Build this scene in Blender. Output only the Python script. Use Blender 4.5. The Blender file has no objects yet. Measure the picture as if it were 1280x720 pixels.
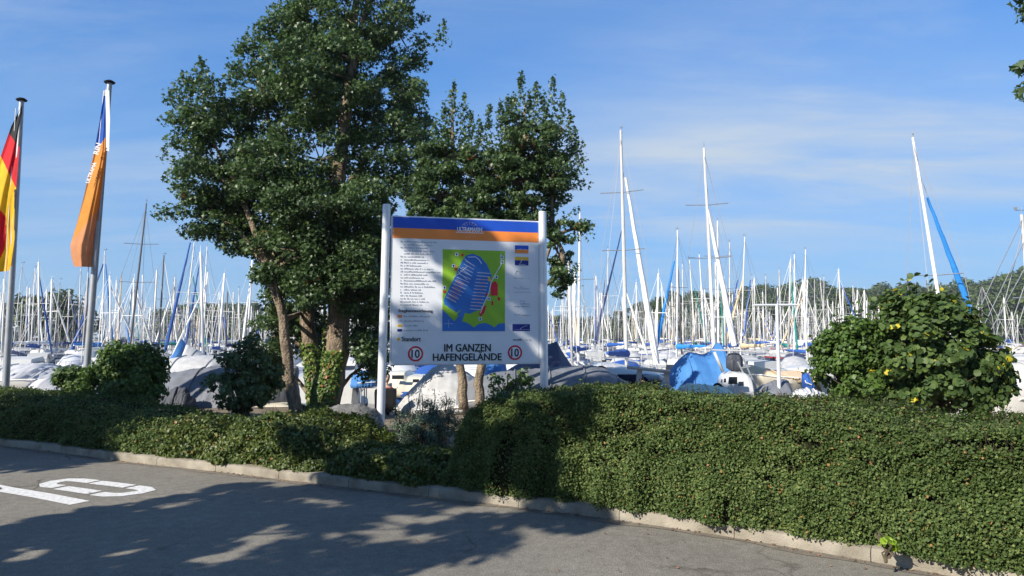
import bpy, math, random
import numpy as np
from mathutils import Vector, Matrix

random.seed(7)
RNG = np.random.default_rng(11)
S = bpy.context.scene
COL = S.collection
R = math.radians

# ------------------------------------------------------------------ camera, sky, sun, exposure
EYE = Vector((0, 0, 1.6)); FPX = 924.0; PITCH = math.atan(60 / FPX)
cam = bpy.data.cameras.new('camera'); cam.lens = FPX / 1280 * 36; cam.sensor_width = 36
cam.clip_start = .05; cam.clip_end = 6000
co = bpy.data.objects.new('camera', cam); COL.objects.link(co)
co.location = EYE; co.rotation_euler = (math.pi / 2 + PITCH, 0, 0)
S.camera = co
FW = Vector((0, math.cos(PITCH), math.sin(PITCH))); UP = Vector((0, -math.sin(PITCH), math.cos(PITCH)))

SUN_EL = R(33)
TX, TY = .75, .661                       # sunlight travels this way over the ground
world = bpy.data.worlds.new('World'); S.world = world; world.use_nodes = True
nt = world.node_tree; nd = nt.nodes; lk = nt.links
bg = nd['Background']; bg.inputs[1].default_value = .092
sky = nd.new('ShaderNodeTexSky'); sky.sky_type = 'NISHITA'; sky.sun_disc = False
sky.sun_elevation = SUN_EL; sky.sun_rotation = math.atan2(-TX, -TY); sky.altitude = 400
sky.air_density = 1.0; sky.dust_density = .1; sky.ozone_density = 5
tc = nd.new('ShaderNodeTexCoord'); sep = nd.new('ShaderNodeSeparateXYZ'); lk.new(tc.outputs['Generated'], sep.inputs[0])
def wmath(op, a, b=None, clamp=False):
    n = nd.new('ShaderNodeMath'); n.operation = op; n.use_clamp = clamp
    for i, v in enumerate((a, b)):
        if v is None: continue
        if isinstance(v, (int, float)): n.inputs[i].default_value = v
        else: lk.new(v, n.inputs[i])
    return n.outputs[0]
zz = wmath('ADD', sep.outputs[2], .12)
cx_ = wmath('DIVIDE', sep.outputs[0], zz); cy_ = wmath('DIVIDE', sep.outputs[1], zz)
cmb = nd.new('ShaderNodeCombineXYZ'); lk.new(cx_, cmb.inputs[0]); lk.new(cy_, cmb.inputs[1])
mp = nd.new('ShaderNodeMapping'); lk.new(cmb.outputs[0], mp.inputs[0])
mp.inputs['Rotation'].default_value = (0, 0, R(-28)); mp.inputs['Scale'].default_value = (.55, 1.5, 1); mp.inputs['Location'].default_value = (3.1, 1.35, 0)
n1 = nd.new('ShaderNodeTexNoise'); n1.inputs['Scale'].default_value = 1.1; n1.inputs['Detail'].default_value = 12; n1.inputs['Roughness'].default_value = .63; n1.inputs['Distortion'].default_value = .35
lk.new(mp.outputs[0], n1.inputs['Vector'])
mp2 = nd.new('ShaderNodeMapping'); lk.new(cmb.outputs[0], mp2.inputs[0]); mp2.inputs['Scale'].default_value = (.3, .45, 1); mp2.inputs['Location'].default_value = (4.6, .25, 0)
n2 = nd.new('ShaderNodeTexNoise'); n2.inputs['Scale'].default_value = 1.0; n2.inputs['Detail'].default_value = 3
lk.new(mp2.outputs[0], n2.inputs['Vector'])
r1 = nd.new('ShaderNodeMapRange'); r1.inputs[1].default_value = .42; r1.inputs[2].default_value = .62; lk.new(n1.outputs[0], r1.inputs[0])
r2 = nd.new('ShaderNodeMapRange'); r2.inputs[1].default_value = .34; r2.inputs[2].default_value = .52; lk.new(n2.outputs[0], r2.inputs[0])
sb_ = nd.new('ShaderNodeVectorMath'); sb_.operation = 'SUBTRACT'; lk.new(cmb.outputs[0], sb_.inputs[0]); sb_.inputs[1].default_value = (.95, 2.75, 0)
sb2 = nd.new('ShaderNodeVectorMath'); sb2.operation = 'MULTIPLY'; lk.new(sb_.outputs[0], sb2.inputs[0]); sb2.inputs[1].default_value = (.85, .95, 1)
sb3 = nd.new('ShaderNodeVectorMath'); sb3.operation = 'LENGTH'; lk.new(sb2.outputs[0], sb3.inputs[0])
r3 = nd.new('ShaderNodeMapRange'); r3.inputs[1].default_value = .35; r3.inputs[2].default_value = 1.15; r3.inputs[3].default_value = 1.; r3.inputs[4].default_value = .22; lk.new(sb3.outputs['Value'], r3.inputs[0])
r4 = nd.new('ShaderNodeMapRange'); r4.inputs[1].default_value = .22; r4.inputs[2].default_value = .66; r4.inputs[3].default_value = 0; r4.inputs[4].default_value = 1.25; lk.new(n1.outputs[0], r4.inputs[0])
pt_ = wmath('MULTIPLY', r4.outputs[0], wmath('SUBTRACT', r3.outputs[0], .22))
cl = wmath('ADD', wmath('MULTIPLY', wmath('MULTIPLY', r1.outputs[0], r2.outputs[0]), .4), pt_)
up_f = nd.new('ShaderNodeMapRange'); up_f.inputs[1].default_value = .0; up_f.inputs[2].default_value = .12; lk.new(sep.outputs[2], up_f.inputs[0])
cl = wmath('MULTIPLY', cl, up_f.outputs[0])
cl = wmath('MULTIPLY', cl, .95, True)
mx = nd.new('ShaderNodeMix'); mx.data_type = 'RGBA'; lk.new(cl, mx.inputs[0]); 
def wcol(op, a, v):
    n = nd.new('ShaderNodeVectorMath'); n.operation = op; lk.new(a, n.inputs[0]); n.inputs[1].default_value = v; return n.outputs[0]
sk = wcol('MULTIPLY', sky.outputs[0], (.154, .154, .154)); gm = nd.new('ShaderNodeGamma'); gm.inputs[1].default_value = .6; lk.new(sk, gm.inputs[0])
sk = wcol('MULTIPLY', gm.outputs[0], (.34 / .15, .64 / .15, 1.02 / .15)); 
hz = nd.new('ShaderNodeMapRange'); hz.inputs[1].default_value = 0; hz.inputs[2].default_value = .36; hz.inputs[3].default_value = .7; hz.inputs[4].default_value = 0; lk.new(sep.outputs[2], hz.inputs[0])
mh = nd.new('ShaderNodeMix'); mh.data_type = 'RGBA'; lk.new(hz.outputs[0], mh.inputs[0]); lk.new(sk, mh.inputs[6]); mh.inputs[7].default_value = (2.15, 3.35, 4.7, 1); sk = mh.outputs[2]
lk.new(sk, mx.inputs[6]); mx.inputs[7].default_value = (3.7, 4.4, 5.3, 1)
lk.new(mx.outputs[2], bg.inputs[0])

sl = bpy.data.lights.new('sun', 'SUN'); sl.energy = 5.0; sl.angle = R(.53); sl.color = (1, .93, .82)
so = bpy.data.objects.new('sun', sl); COL.objects.link(so)
tv = Vector((TX * math.cos(SUN_EL), TY * math.cos(SUN_EL), -math.sin(SUN_EL)))
so.rotation_euler = tv.to_track_quat('-Z', 'Y').to_euler(); so.location = (-40, -40, 40)
S.view_settings.view_transform = 'Standard'; S.view_settings.look = 'None'
S.view_settings.exposure = 0.72; S.view_settings.gamma = 1
S.cycles.max_bounces = 6; S.cycles.transparent_max_bounces = 8

# ------------------------------------------------------------------ helpers
def P(px, py, d):
    """world point seen at photograph pixel px,py at distance d in front of the camera"""
    v = Vector(((px - 640) / FPX, 0, 0)) + UP * ((360 - py) / FPX) + FW
    return EYE + v * (d / v.y)
def G(px, py, z=0.0):
    """point of the horizontal plane z seen at pixel px,py"""
    v = Vector(((px - 640) / FPX, 0, 0)) + UP * ((360 - py) / FPX) + FW
    return EYE + v * ((z - EYE.z) / v.z)

def sock(bs, name, v):
    if name in bs.inputs: bs.inputs[name].default_value = v
def mat(name, col, rough=.6, metal=0., var=.12, scale=6., bump=0., bscale=40., spec=.4, col2=None, detail=5, coord='Object', var_rand=0., trans=0.):
    m = bpy.data.materials.new(name); m.use_nodes = True
    t = m.node_tree; n = t.nodes; l = t.links; b = n['Principled BSDF']
    b.inputs['Roughness'].default_value = rough; b.inputs['Metallic'].default_value = metal
    sock(b, 'Specular IOR Level', spec)
    tcn = n.new('ShaderNodeTexCoord')
    nz = n.new('ShaderNodeTexNoise'); nz.inputs['Scale'].default_value = scale; nz.inputs['Detail'].default_value = detail
    if name.startswith('bark'):
        mpn = n.new('ShaderNodeMapping'); mpn.inputs['Scale'].default_value = (2.2, 2.2, .5); l.new(tcn.outputs[coord], mpn.inputs[0]); l.new(mpn.outputs[0], nz.inputs['Vector'])
    else: l.new(tcn.outputs[coord], nz.inputs['Vector'])
    rp = n.new('ShaderNodeValToRGB'); rp.color_ramp.elements[0].position = .3; rp.color_ramp.elements[1].position = .7
    c2 = col2 if col2 else tuple(min(1, c * (1 + var)) for c in col)
    c1 = col if col2 else tuple(c * (1 - var) for c in col)
    rp.color_ramp.elements[0].color = (*c1, 1); rp.color_ramp.elements[1].color = (*c2, 1)
    l.new(nz.outputs[0], rp.inputs[0])
    outc = rp.outputs[0]
    if var_rand:
        oi = n.new('ShaderNodeObjectInfo'); mr = n.new('ShaderNodeMapRange'); mr.inputs[3].default_value = 1 - var_rand; mr.inputs[4].default_value = 1 + var_rand
        l.new(oi.outputs['Random'], mr.inputs[0])
        vm = n.new('ShaderNodeVectorMath'); vm.operation = 'SCALE'; l.new(outc, vm.inputs[0]); l.new(mr.outputs[0], vm.inputs['Scale']); outc = vm.outputs[0]
    l.new(outc, b.inputs['Base Color'])
    if bump:
        bn = n.new('ShaderNodeTexNoise'); bn.inputs['Scale'].default_value = bscale; bn.inputs['Detail'].default_value = 6
        l.new(tcn.outputs[coord], bn.inputs['Vector'])
        bp = n.new('ShaderNodeBump'); bp.inputs['Strength'].default_value = min(1, bump); bp.inputs['Distance'].default_value = .02 if name not in ('bark', 'bark_dark', 'boulder_stone') else .05
        l.new(bn.outputs[0], bp.inputs['Height']); l.new(bp.outputs[0], b.inputs['Normal'])
    if trans:
        tb = n.new('ShaderNodeBsdfTranslucent'); l.new(outc, tb.inputs[0]); ms = n.new('ShaderNodeMixShader'); ms.inputs[0].default_value = trans
        l.new(b.outputs[0], ms.inputs[1]); l.new(tb.outputs[0], ms.inputs[2]); l.new(ms.outputs[0], n['Material Output'].inputs[0])
    return m
def leafmat(name, cols, trans=.3, rough=.45, spec=.35):
    """cols: list of (position, colour) read by the per-leaf attribute tint"""
    m = bpy.data.materials.new(name); m.use_nodes = True
    t = m.node_tree; n = t.nodes; l = t.links; b = n['Principled BSDF']
    b.inputs['Roughness'].default_value = rough; sock(b, 'Specular IOR Level', spec)
    at = n.new('ShaderNodeAttribute'); at.attribute_name = 'tint'
    rp = n.new('ShaderNodeValToRGB'); e = rp.color_ramp.elements
    e[0].position = cols[0][0]; e[0].color = (*cols[0][1], 1); e[1].position = cols[-1][0]; e[1].color = (*cols[-1][1], 1)
    for p_, c_ in cols[1:-1]:
        x = e.new(p_); x.color = (*c_, 1)
    l.new(at.outputs['Fac'], rp.inputs[0]); l.new(rp.outputs[0], b.inputs['Base Color'])
    tb = n.new('ShaderNodeBsdfTranslucent'); hs = n.new('ShaderNodeHueSaturation'); hs.inputs['Value'].default_value = 1.3; hs.inputs['Saturation'].default_value = 1.1
    l.new(rp.outputs[0], hs.inputs['Color']); l.new(hs.outputs[0], tb.inputs[0])
    ms = n.new('ShaderNodeMixShader'); ms.inputs[0].default_value = trans
    l.new(b.outputs[0], ms.inputs[1]); l.new(tb.outputs[0], ms.inputs[2]); l.new(ms.outputs[0], n['Material Output'].inputs[0])
    return m

def tag(o, label=None, cat=None, group=None, kind=None):
    if label: o['label'] = label
    if cat: o['category'] = cat
    if group: o['group'] = group
    if kind: o['kind'] = kind
    return o
def empty(name, loc=(0, 0, 0), rz=0., label=None, cat=None, group=None, kind=None):
    o = bpy.data.objects.new(name, None); COL.objects.link(o); o.location = loc; o.rotation_euler = (0, 0, rz)
    o.empty_display_size = .2
    return tag(o, label, cat, group, kind)
def link(name, me, parent=None):
    o = bpy.data.objects.new(name, me); COL.objects.link(o)
    if parent:
        o.parent = parent
    return o
class MB:
    """collects geometry in one mesh; world coordinates unless off is set (off is subtracted)"""
    def __init__(s, off=(0, 0, 0)): s.v = []; s.f = []; s.m = []; s.off = Vector(off); s.cur = 0
    def add(s, vs, fs):
        b = len(s.v); s.v += [tuple(Vector(v)) for v in vs]; s.f += [tuple(i + b for i in f) for f in fs]; s.m += [s.cur] * len(fs)
        return s
    def box(s, c, sz, rz=0., ax=None):
        hx, hy, hz = sz[0] / 2, sz[1] / 2, sz[2] / 2; M = Matrix.Rotation(rz, 3, 'Z') if ax is None else ax
        vs = [Vector(c) + M @ Vector((x, y, z)) for x in (-hx, hx) for y in (-hy, hy) for z in (-hz, hz)]
        return s.add(vs, [(0, 1, 3, 2), (4, 6, 7, 5), (0, 4, 5, 1), (2, 3, 7, 6), (0, 2, 6, 4), (1, 5, 7, 3)])
    def path(s, pts, rad, n=8, cap=True, flat=1.):
        pts = [Vector(p) for p in pts]
        if not hasattr(rad, '__len__'): rad = [rad] * len(pts)
        vs = []; ref = None
        for i, p in enumerate(pts):
            t = (pts[min(i + 1, len(pts) - 1)] - pts[max(i - 1, 0)]).normalized()
            if ref is None: ref = Vector((1, 0, 0)) if abs(t.x) < .8 else Vector((0, 1, 0))
            a = (ref - t * ref.dot(t)).normalized(); ref = a; b = t.cross(a)
            for k in range(n):
                an = 2 * math.pi * k / n; vs.append(p + (a * math.cos(an) + b * math.sin(an) * flat) * rad[i])
        fs = [(i * n + k, i * n + (k + 1) % n, (i + 1) * n + (k + 1) % n, (i + 1) * n + k) for i in range(len(pts) - 1) for k in range(n)]
        if cap: fs += [tuple(range(n - 1, -1, -1)), tuple(range((len(pts) - 1) * n, len(pts) * n))]
        return s.add(vs, fs)
    def loft(s, rings, closed=True, cap=True):
        n = len(rings[0]); vs = [v for r in rings for v in r]
        kk = n if closed else n - 1
        fs = [(i * n + k, i * n + (k + 1) % n, (i + 1) * n + (k + 1) % n, (i + 1) * n + k) for i in range(len(rings) - 1) for k in range(kk)]
        if cap: fs += [tuple(range(n - 1, -1, -1)), tuple(range((len(rings) - 1) * n, len(rings) * n))]
        return s.add(vs, fs)
    def plate(s, poly, nrm, th):
        """flat polygon (list of points) thickened by th along nrm"""
        n = len(poly); nrm = Vector(nrm) * th
        vs = [Vector(p) for p in poly] + [Vector(p) + nrm for p in poly]
        return s.add(vs, [tuple(range(n, 2 * n)), tuple(range(n - 1, -1, -1))] + [(i, (i + 1) % n, (i + 1) % n + n, i + n) for i in range(n)])
    def mesh(s, name, mats, smooth=False):
        me = bpy.data.meshes.new(name)
        o = s.off
        me.from_pydata([(v[0] - o.x, v[1] - o.y, v[2] - o.z) for v in s.v], [], s.f)
        for m in (mats if isinstance(mats, (list, tuple)) else [mats]): me.materials.append(m)
        if any(s.m): me.polygons.foreach_set('material_index', s.m)
        if smooth: me.polygons.foreach_set('use_smooth', [True] * len(s.f)); 
        if smooth and smooth != 'all':
            me.set_sharp_from_angle(angle=R(38))
        me.update(); return me
    def build(s, name, mats, parent=None, smooth=False):
        return link(name, s.mesh(name, mats, smooth), parent)

def nrmz(a): return a / np.maximum(np.linalg.norm(a, axis=-1, keepdims=True), 1e-9)
def leaves_mesh(name, pts, nrm, size, material, tint, shape='diamond', aspect=.62, off=(0, 0, 0), axis=None):
    """one small folded leaf per point; shape diamond: 2 triangles, round / lobed: more"""
    n = len(pts); pts = np.asarray(pts) - np.array(off); nrm = nrmz(np.asarray(nrm))
    rnd = RNG.normal(size=(n, 3)) if axis is None else axis
    t = nrmz(rnd - nrm * (rnd * nrm).sum(1, keepdims=True)); b = np.cross(nrm, t)
    size = np.asarray(size)[:, None] * np.ones((n, 1))
    if shape == 'diamond':
        prof = [(0, 0, 0), (.5, .5, .12), (1, 0, 0), (.5, -.5, .12)]; tris = [(0, 1, 2), (0, 2, 3)]
    elif shape == 'round':
        prof = [(0, 0, 0), (.2, .46, .10), (.68, .46, .08), (1, 0, -.06), (.68, -.46, .08), (.2, -.46, .10)]
        tris = [(0, 1, 2), (0, 2, 3), (0, 3, 4), (0, 4, 5)]
    else:  # lobed, like a maple leaf
        prof = [(0, 0, 0), (.30, .20, .03), (.52, .62, .12), (.68, .18, 0), (1.05, 0, -.05), (.68, -.18, 0), (.52, -.62, .12), (.30, -.20, .03)]
        tris = [(0, 1, 7), (1, 2, 3), (1, 3, 7), (3, 5, 7), (5, 6, 7), (3, 4, 5)]
    if shape == 'full':
        prof = [(0, 0, 0), (.1, .55, .1), (.42, .28, .02), (.62, .62, .12), (.70, .2, 0), (1.05, 0, -.05), (.70, -.2, 0), (.62, -.62, .12), (.42, -.28, .02), (.1, -.55, .1)]
        tris = [(0, 1, 2), (2, 3, 4), (0, 2, 4), (0, 4, 5), (0, 5, 6), (0, 6, 8), (6, 7, 8), (0, 8, 9)]
    k = len(prof); V = np.zeros((n, k, 3))
    for i, (u, v, w) in enumerate(prof):
        V[:, i] = pts + size * (t * (u - .5) + b * (v * aspect * 1.6) + nrm * w)
    tr = np.array(tris); T = (np.arange(n)[:, None, None] * k + tr[None]).reshape(-1)
    nf = n * len(tris)
    me = bpy.data.meshes.new(name)
    me.vertices.add(n * k); me.loops.add(nf * 3); me.polygons.add(nf)
    me.vertices.foreach_set('co', V.reshape(-1).astype(np.float32)); me.loops.foreach_set('vertex_index', T.astype(np.int32))
    me.polygons.foreach_set('loop_start', np.arange(0, nf * 3, 3, dtype=np.int32)); me.polygons.foreach_set('loop_total', np.full(nf, 3, dtype=np.int32))
    a = me.attributes.new('tint', 'FLOAT', 'POINT'); a.data.foreach_set('value', np.repeat(np.asarray(tint, dtype=np.float32), k))
    me.materials.append(material); me.update(); me.validate()
    return me

# ------------------------------------------------------------------ materials
M = {}
def asphalt():
    m = bpy.data.materials.new('asphalt'); m.use_nodes = True; t = m.node_tree; n = t.nodes; l = t.links; b = n['Principled BSDF']
    tcn = n.new('ShaderNodeTexCoord')
    def noise(sc, det=4, ro=.5):
        x = n.new('ShaderNodeTexNoise'); x.inputs['Scale'].default_value = sc; x.inputs['Detail'].default_value = det; x.inputs['Roughness'].default_value = ro; l.new(tcn.outputs['Object'], x.inputs['Vector']); return x.outputs[0]
    def ramp(src, a, ca, bb, cb):
        r = n.new('ShaderNodeValToRGB'); r.color_ramp.elements[0].position = a; r.color_ramp.elements[1].position = bb
        r.color_ramp.elements[0].color = (*ca, 1); r.color_ramp.elements[1].color = (*cb, 1); l.new(src, r.inputs[0]); return r.outputs[0]
    base = ramp(noise(.55, 5), .3, (.165, .153, .130), .72, (.218, .203, .172))
    vor = n.new('ShaderNodeTexVoronoi'); vor.inputs['Scale'].default_value = 150; l.new(tcn.outputs['Object'], vor.inputs['Vector'])
    grain = ramp(vor.outputs['Color'], .1, (.72, .72, .72), .9, (1.30, 1.29, 1.26))
    mm = n.new('ShaderNodeMix'); mm.data_type = 'RGBA'; mm.blend_type = 'MULTIPLY'; mm.inputs[0].default_value = 1; l.new(base, mm.inputs[6]); l.new(grain, mm.inputs[7])
    fine = ramp(noise(9, 6, .7), .35, (.82, .82, .82), .7, (1.15, 1.15, 1.15))
    m2 = n.new('ShaderNodeMix'); m2.data_type = 'RGBA'; m2.blend_type = 'MULTIPLY'; m2.inputs[0].default_value = 1; l.new(mm.outputs[2], m2.inputs[6]); l.new(fine, m2.inputs[7])
    dn = n.new('ShaderNodeTexNoise'); dn.inputs['Scale'].default_value = 2.2; dn.inputs['Detail'].default_value = 5; l.new(tcn.outputs['Object'], dn.inputs['Vector'])
    dv = n.new('ShaderNodeVectorMath'); dv.operation = 'MULTIPLY_ADD'; l.new(dn.outputs['Color'], dv.inputs[0]); dv.inputs[1].default_value = (.7, .7, .7); l.new(tcn.outputs['Object'], dv.inputs[2])
    ve = n.new('ShaderNodeTexVoronoi'); ve.feature = 'DISTANCE_TO_EDGE'; ve.inputs['Scale'].default_value = .33; l.new(dv.outputs[0], ve.inputs['Vector'])
    crk = ramp(ve.outputs['Distance'], .0015, (.45, .44, .42), .006, (1, 1, 1)); msk = ramp(noise(.8, 3), .48, (0, 0, 0), .60, (1, 1, 1))
    m3 = n.new('ShaderNodeMix'); m3.data_type = 'RGBA'; m3.blend_type = 'MULTIPLY'; l.new(msk, m3.inputs[0]); l.new(m2.outputs[2], m3.inputs[6]); l.new(crk, m3.inputs[7])
    st = ramp(noise(1.7, 6, .65), .62, (1, 1, 1), .76, (.70, .69, .68))
    m4 = n.new('ShaderNodeMix'); m4.data_type = 'RGBA'; m4.blend_type = 'MULTIPLY'; m4.inputs[0].default_value = 1; l.new(m3.outputs[2], m4.inputs[6]); l.new(st, m4.inputs[7]); m2 = m4
    l.new(m2.outputs[2], b.inputs['Base Color']); b.inputs['Roughness'].default_value = .88; sock(b, 'Specular IOR Level', .25)
    bp = n.new('ShaderNodeBump'); bp.inputs['Strength'].default_value = .7; bp.inputs['Distance'].default_value = .004; l.new(vor.outputs['Distance'], bp.inputs['Height']); l.new(bp.outputs[0], b.inputs['Normal'])
    return m
M['asphalt'] = asphalt()
M['gutter'] = mat('dusty_asphalt_edge', (.13, .112, .09), .95, var=.3, scale=14, col2=(.20, .17, .13), bump=.4, bscale=120)
M['paint'] = mat('road_paint', (.44, .44, .42), .8, col2=(.74, .73, .70), scale=26, bump=.2, bscale=150)
M['kerb'] = mat('kerb_concrete', (.16, .14, .105), .92, col2=(.33, .295, .235), scale=5, bump=.6, bscale=70, var_rand=.10)
M['soil'] = mat('soil', (.10, .075, .05), .95, col2=(.21, .17, .12), scale=3, bump=.8, bscale=25)
M['gravel'] = mat('gravel', (.26, .22, .16), .95, col2=(.42, .37, .29), scale=30, bump=.8, bscale=60)
M['bark'] = mat('bark', (.085, .062, .042), .95, col2=(.33, .26, .18), scale=9, bump=1., bscale=28)
M['bark_dark'] = mat('bark_dark', (.06, .045, .03), .95, col2=(.15, .11, .075), scale=12, bump=1., bscale=30)
M['twig'] = mat('twig', (.045, .035, .022), .95, col2=(.09, .07, .045), scale=20)
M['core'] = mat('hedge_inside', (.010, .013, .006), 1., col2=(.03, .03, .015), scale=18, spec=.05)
M['leaf_tree'] = leafmat('maple_leaves', [(0, (.034, .062, .024)), (.5, (.072, .122, .044)), (.9, (.13, .195, .065)), (.985, (.13, .18, .05)), (1, (.36, .12, .04))], .38, .42, .45)
M['leaf_lime'] = leafmat('lime_leaves', [(0, (.04, .08, .02)), (.6, (.085, .15, .03)), (1, (.16, .24, .05))], .35)
M['leaf_hedge'] = leafmat('hedge_leaves', [(0, (.030, .052, .010)), (.55, (.080, .122, .034)), (.93, (.165, .205, .062)), (1, (.30, .16, .06))], .22, .6, .2)
M['leaf_shrub'] = leafmat('shrub_leaves', [(0, (.035, .062, .014)), (.55, (.09, .125, .028)), (.93, (.17, .19, .045)), (1, (.28, .15, .06))], .25, .45)
M['leaf_grey'] = leafmat('grey_green_leaves', [(0, (.05, .085, .05)), (.6, (.11, .16, .10)), (1, (.24, .30, .20))], .2, .4)
M['leaf_big'] = leafmat('hazel_leaves', [(0, (.035, .07, .02)), (.5, (.075, .125, .035)), (.93, (.14, .20, .05)), (.955, (.55, .48, .03)), (1, (.62, .40, .12))], .35, .55, .3)
M['ivy'] = leafmat('ivy_leaves', [(0, (.05, .10, .02)), (.6, (.12, .19, .04)), (.93, (.20, .24, .05)), (1, (.30, .13, .05))], .25, .4)
M['leaf_far'] = None
M['steel'] = mat('galvanised_steel', (.42, .43, .45), .42, .55, var=.12, scale=8)
M['alu'] = mat('white_aluminium', (.72, .74, .76), .35, .25, var=.05, scale=5)
M['black'] = mat('black_plastic', (.012, .012, .013), .75, var=.2, spec=.15)
M['signwhite'] = mat('sign_white', (.76, .78, .80), .28, var=.03, scale=3, spec=.5)
def flat(name, c, rough=.4, var=.05): M[name] = mat(name, c, rough, var=var, scale=4); return M[name]
flat('print_blue', (.018, .085, .50)); flat('print_orange', (.90, .27, .055)); flat('print_green', (.27, .50, .035)); flat('print_water', (.035, .17, .52))
flat('print_red', (.62, .015, .04)); flat('print_navy', (.012, .03, .22)); flat('print_yellow', (.80, .50, .05)); flat('print_black', (.02, .025, .035))
flat('print_grey', (.34, .37, .42)); flat('print_white', (.82, .84, .87)); flat('print_lav', (.55, .56, .68)); flat('print_darkgreen', (.16, .36, .03))
M['flag_blue'] = mat('flag_blue', (.012, .09, .42), .7, var=.1, trans=.3); M['flag_orange'] = mat('flag_orange', (.74, .27, .04), .7, var=.08, trans=.35)
M['flag_pink'] = mat('flag_orange_reverse', (.62, .27, .12), .7, var=.08, trans=.35)
M['flag_white'] = mat('flag_white', (.78, .78, .76), .7, var=.04, trans=.2)
M['flag_black'] = mat('flag_black', (.014, .014, .016), .75, trans=.1); M['flag_red'] = mat('flag_red', (.70, .008, .02), .7, trans=.35); M['flag_gold'] = mat('flag_gold', (.86, .50, .01), .7, trans=.35)

# boats
M['gel'] = mat('white_gelcoat', (.50, .495, .475), .22, var=.04, scale=2, spec=.5, var_rand=.08)
M['gel_cream'] = mat('cream_gelcoat', (.62, .57, .45), .3, var=.06, scale=2)
M['deck'] = mat('deck_white', (.46, .455, .43), .5, var=.06, scale=4, var_rand=.1)
M['navy'] = mat('navy_hull', (.012, .022, .07), .2, var=.1, spec=.5)
M['win'] = mat('boat_window', (.02, .024, .03), .1, var=.1, spec=.6)
M['mast_w'] = mat('white_mast', (.66, .64, .60), .4, 0, var=.08, var_rand=.3)
M['mast_d'] = mat('dark_mast', (.12, .115, .115), .4, .3, var=.1)
M['mast_b'] = mat('timber_mast', (.45, .33, .20), .4, var=.15)
M['wire'] = mat('rigging_wire', (.20, .21, .23), .5, 0)
M['s_blue'] = mat('sail_cover_blue', (.018, .08, .31), .75, var=.2, scale=12, bump=.4)
M['s_sky'] = mat('sail_cover_light_blue', (.02, .20, .55), .75, var=.2, scale=12, bump=.4)
M['s_navy'] = mat('sail_cover_navy', (.015, .03, .12), .75, var=.2, scale=12, bump=.4)
M['s_green'] = mat('sail_cover_green', (.01, .19, .16), .75, var=.2, scale=12, bump=.4)
M['s_white'] = mat('sail_white', (.72, .70, .66), .8, var=.06, scale=12, bump=.3)
M['s_beige'] = mat('sail_beige', (.60, .46, .28), .8, var=.12, scale=12, bump=.3)
M['s_salmon'] = mat('sail_salmon', (.66, .36, .24), .8, var=.12, scale=12, bump=.3)
M['s_red'] = mat('cover_red', (.42, .03, .03), .7, var=.1)
M['t_grey'] = mat('grey_tarpaulin', (.10, .108, .125), .75, col2=(.165, .175, .195), scale=4, bump=.3, bscale=9)
M['t_dark'] = mat('dark_tarpaulin', (.05, .055, .07), .7, var=.2, scale=3, bump=.3, bscale=9)
M['t_lgrey'] = mat('pale_grey_tarpaulin', (.34, .34, .335), .75, col2=(.50, .495, .48), scale=4, bump=.3, bscale=9)
M['t_white'] = mat('white_tarpaulin', (.50, .50, .51), .7, var=.08, scale=3, bump=.3, bscale=9)
M['t_blue'] = mat('blue_tarpaulin', (.035, .135, .34), .65, col2=(.06, .20, .45), scale=3, bump=.3, bscale=12)
M['t_navy'] = mat('navy_tarpaulin', (.05, .06, .11), .75, var=.12, scale=3, bump=.3, bscale=9)
M['t_beige'] = mat('beige_tarpaulin', (.60, .44, .28), .8, var=.08, scale=3, bump=.3, bscale=9)
M['t_mint'] = mat('mint_tarpaulin', (.42, .52, .46), .7, var=.08, scale=3, bump=.3, bscale=9)
M['wood'] = mat('jetty_timber', (.16, .12, .085), .85, col2=(.28, .22, .16), scale=7, bump=.5)
M['greywood'] = mat('weathered_timber', (.36, .35, .33), .8, var=.12, scale=7, bump=.4)
M['rock'] = mat('boulder_stone', (.07, .068, .062), .92, col2=(.24, .235, .22), scale=3.4, bump=.9, bscale=12, detail=9)

# ------------------------------------------------------------------ the setting: road, kerb, verge, water, far shore
KB = [(-330, 530), (-160, 541), (0, 557), (80, 567), (167, 579), (244, 587), (319, 595.5), (401, 606), (488, 616), (567, 625), (640, 633.5), (754, 648), (900, 669), (1000, 687), (1133, 710), (1300, 742), (1560, 800), (1900, 880)]
KP = np.array([[-40., 18.5], [-24., 15.4]] + [[G(x, y).x, G(x, y).y] for x, y in KB] + [[7.5, .6], [14., -5.]])
def resample(poly, step):
    seg = np.linalg.norm(np.diff(poly, axis=0), axis=1); s = np.concatenate([[0], np.cumsum(seg)])
    q = np.arange(0, s[-1], step); return np.stack([np.interp(q, s, poly[:, 0]), np.interp(q, s, poly[:, 1])], 1), s[-1]
kp, _L = resample(KP, .1)
for _ in range(30): kp[1:-1] = (kp[:-2] + 2 * kp[1:-1] + kp[2:]) / 4
def knorm(i):
    a = kp[max(i - 1, 0)]; b = kp[min(i + 1, len(kp) - 1)]; t = (b - a) / np.linalg.norm(b - a); return np.array([-t[1], t[0]])   # away from the road
KN = np.array([knorm(i) for i in range(len(kp))])
if KN[len(kp) // 2][1] < 0: KN = -KN
def koff(w, z): return [(kp[i][0] + KN[i][0] * w, kp[i][1] + KN[i][1] * w, z) for i in range(len(kp))]
mb = MB(); mb.add([(-900, -900, 0), (900, -900, 0), (900, 15.5, 0), (-900, 15.5, 0)], [(0, 1, 2, 3)])
tag(mb.build('road', M['asphalt']), kind='structure')
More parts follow.
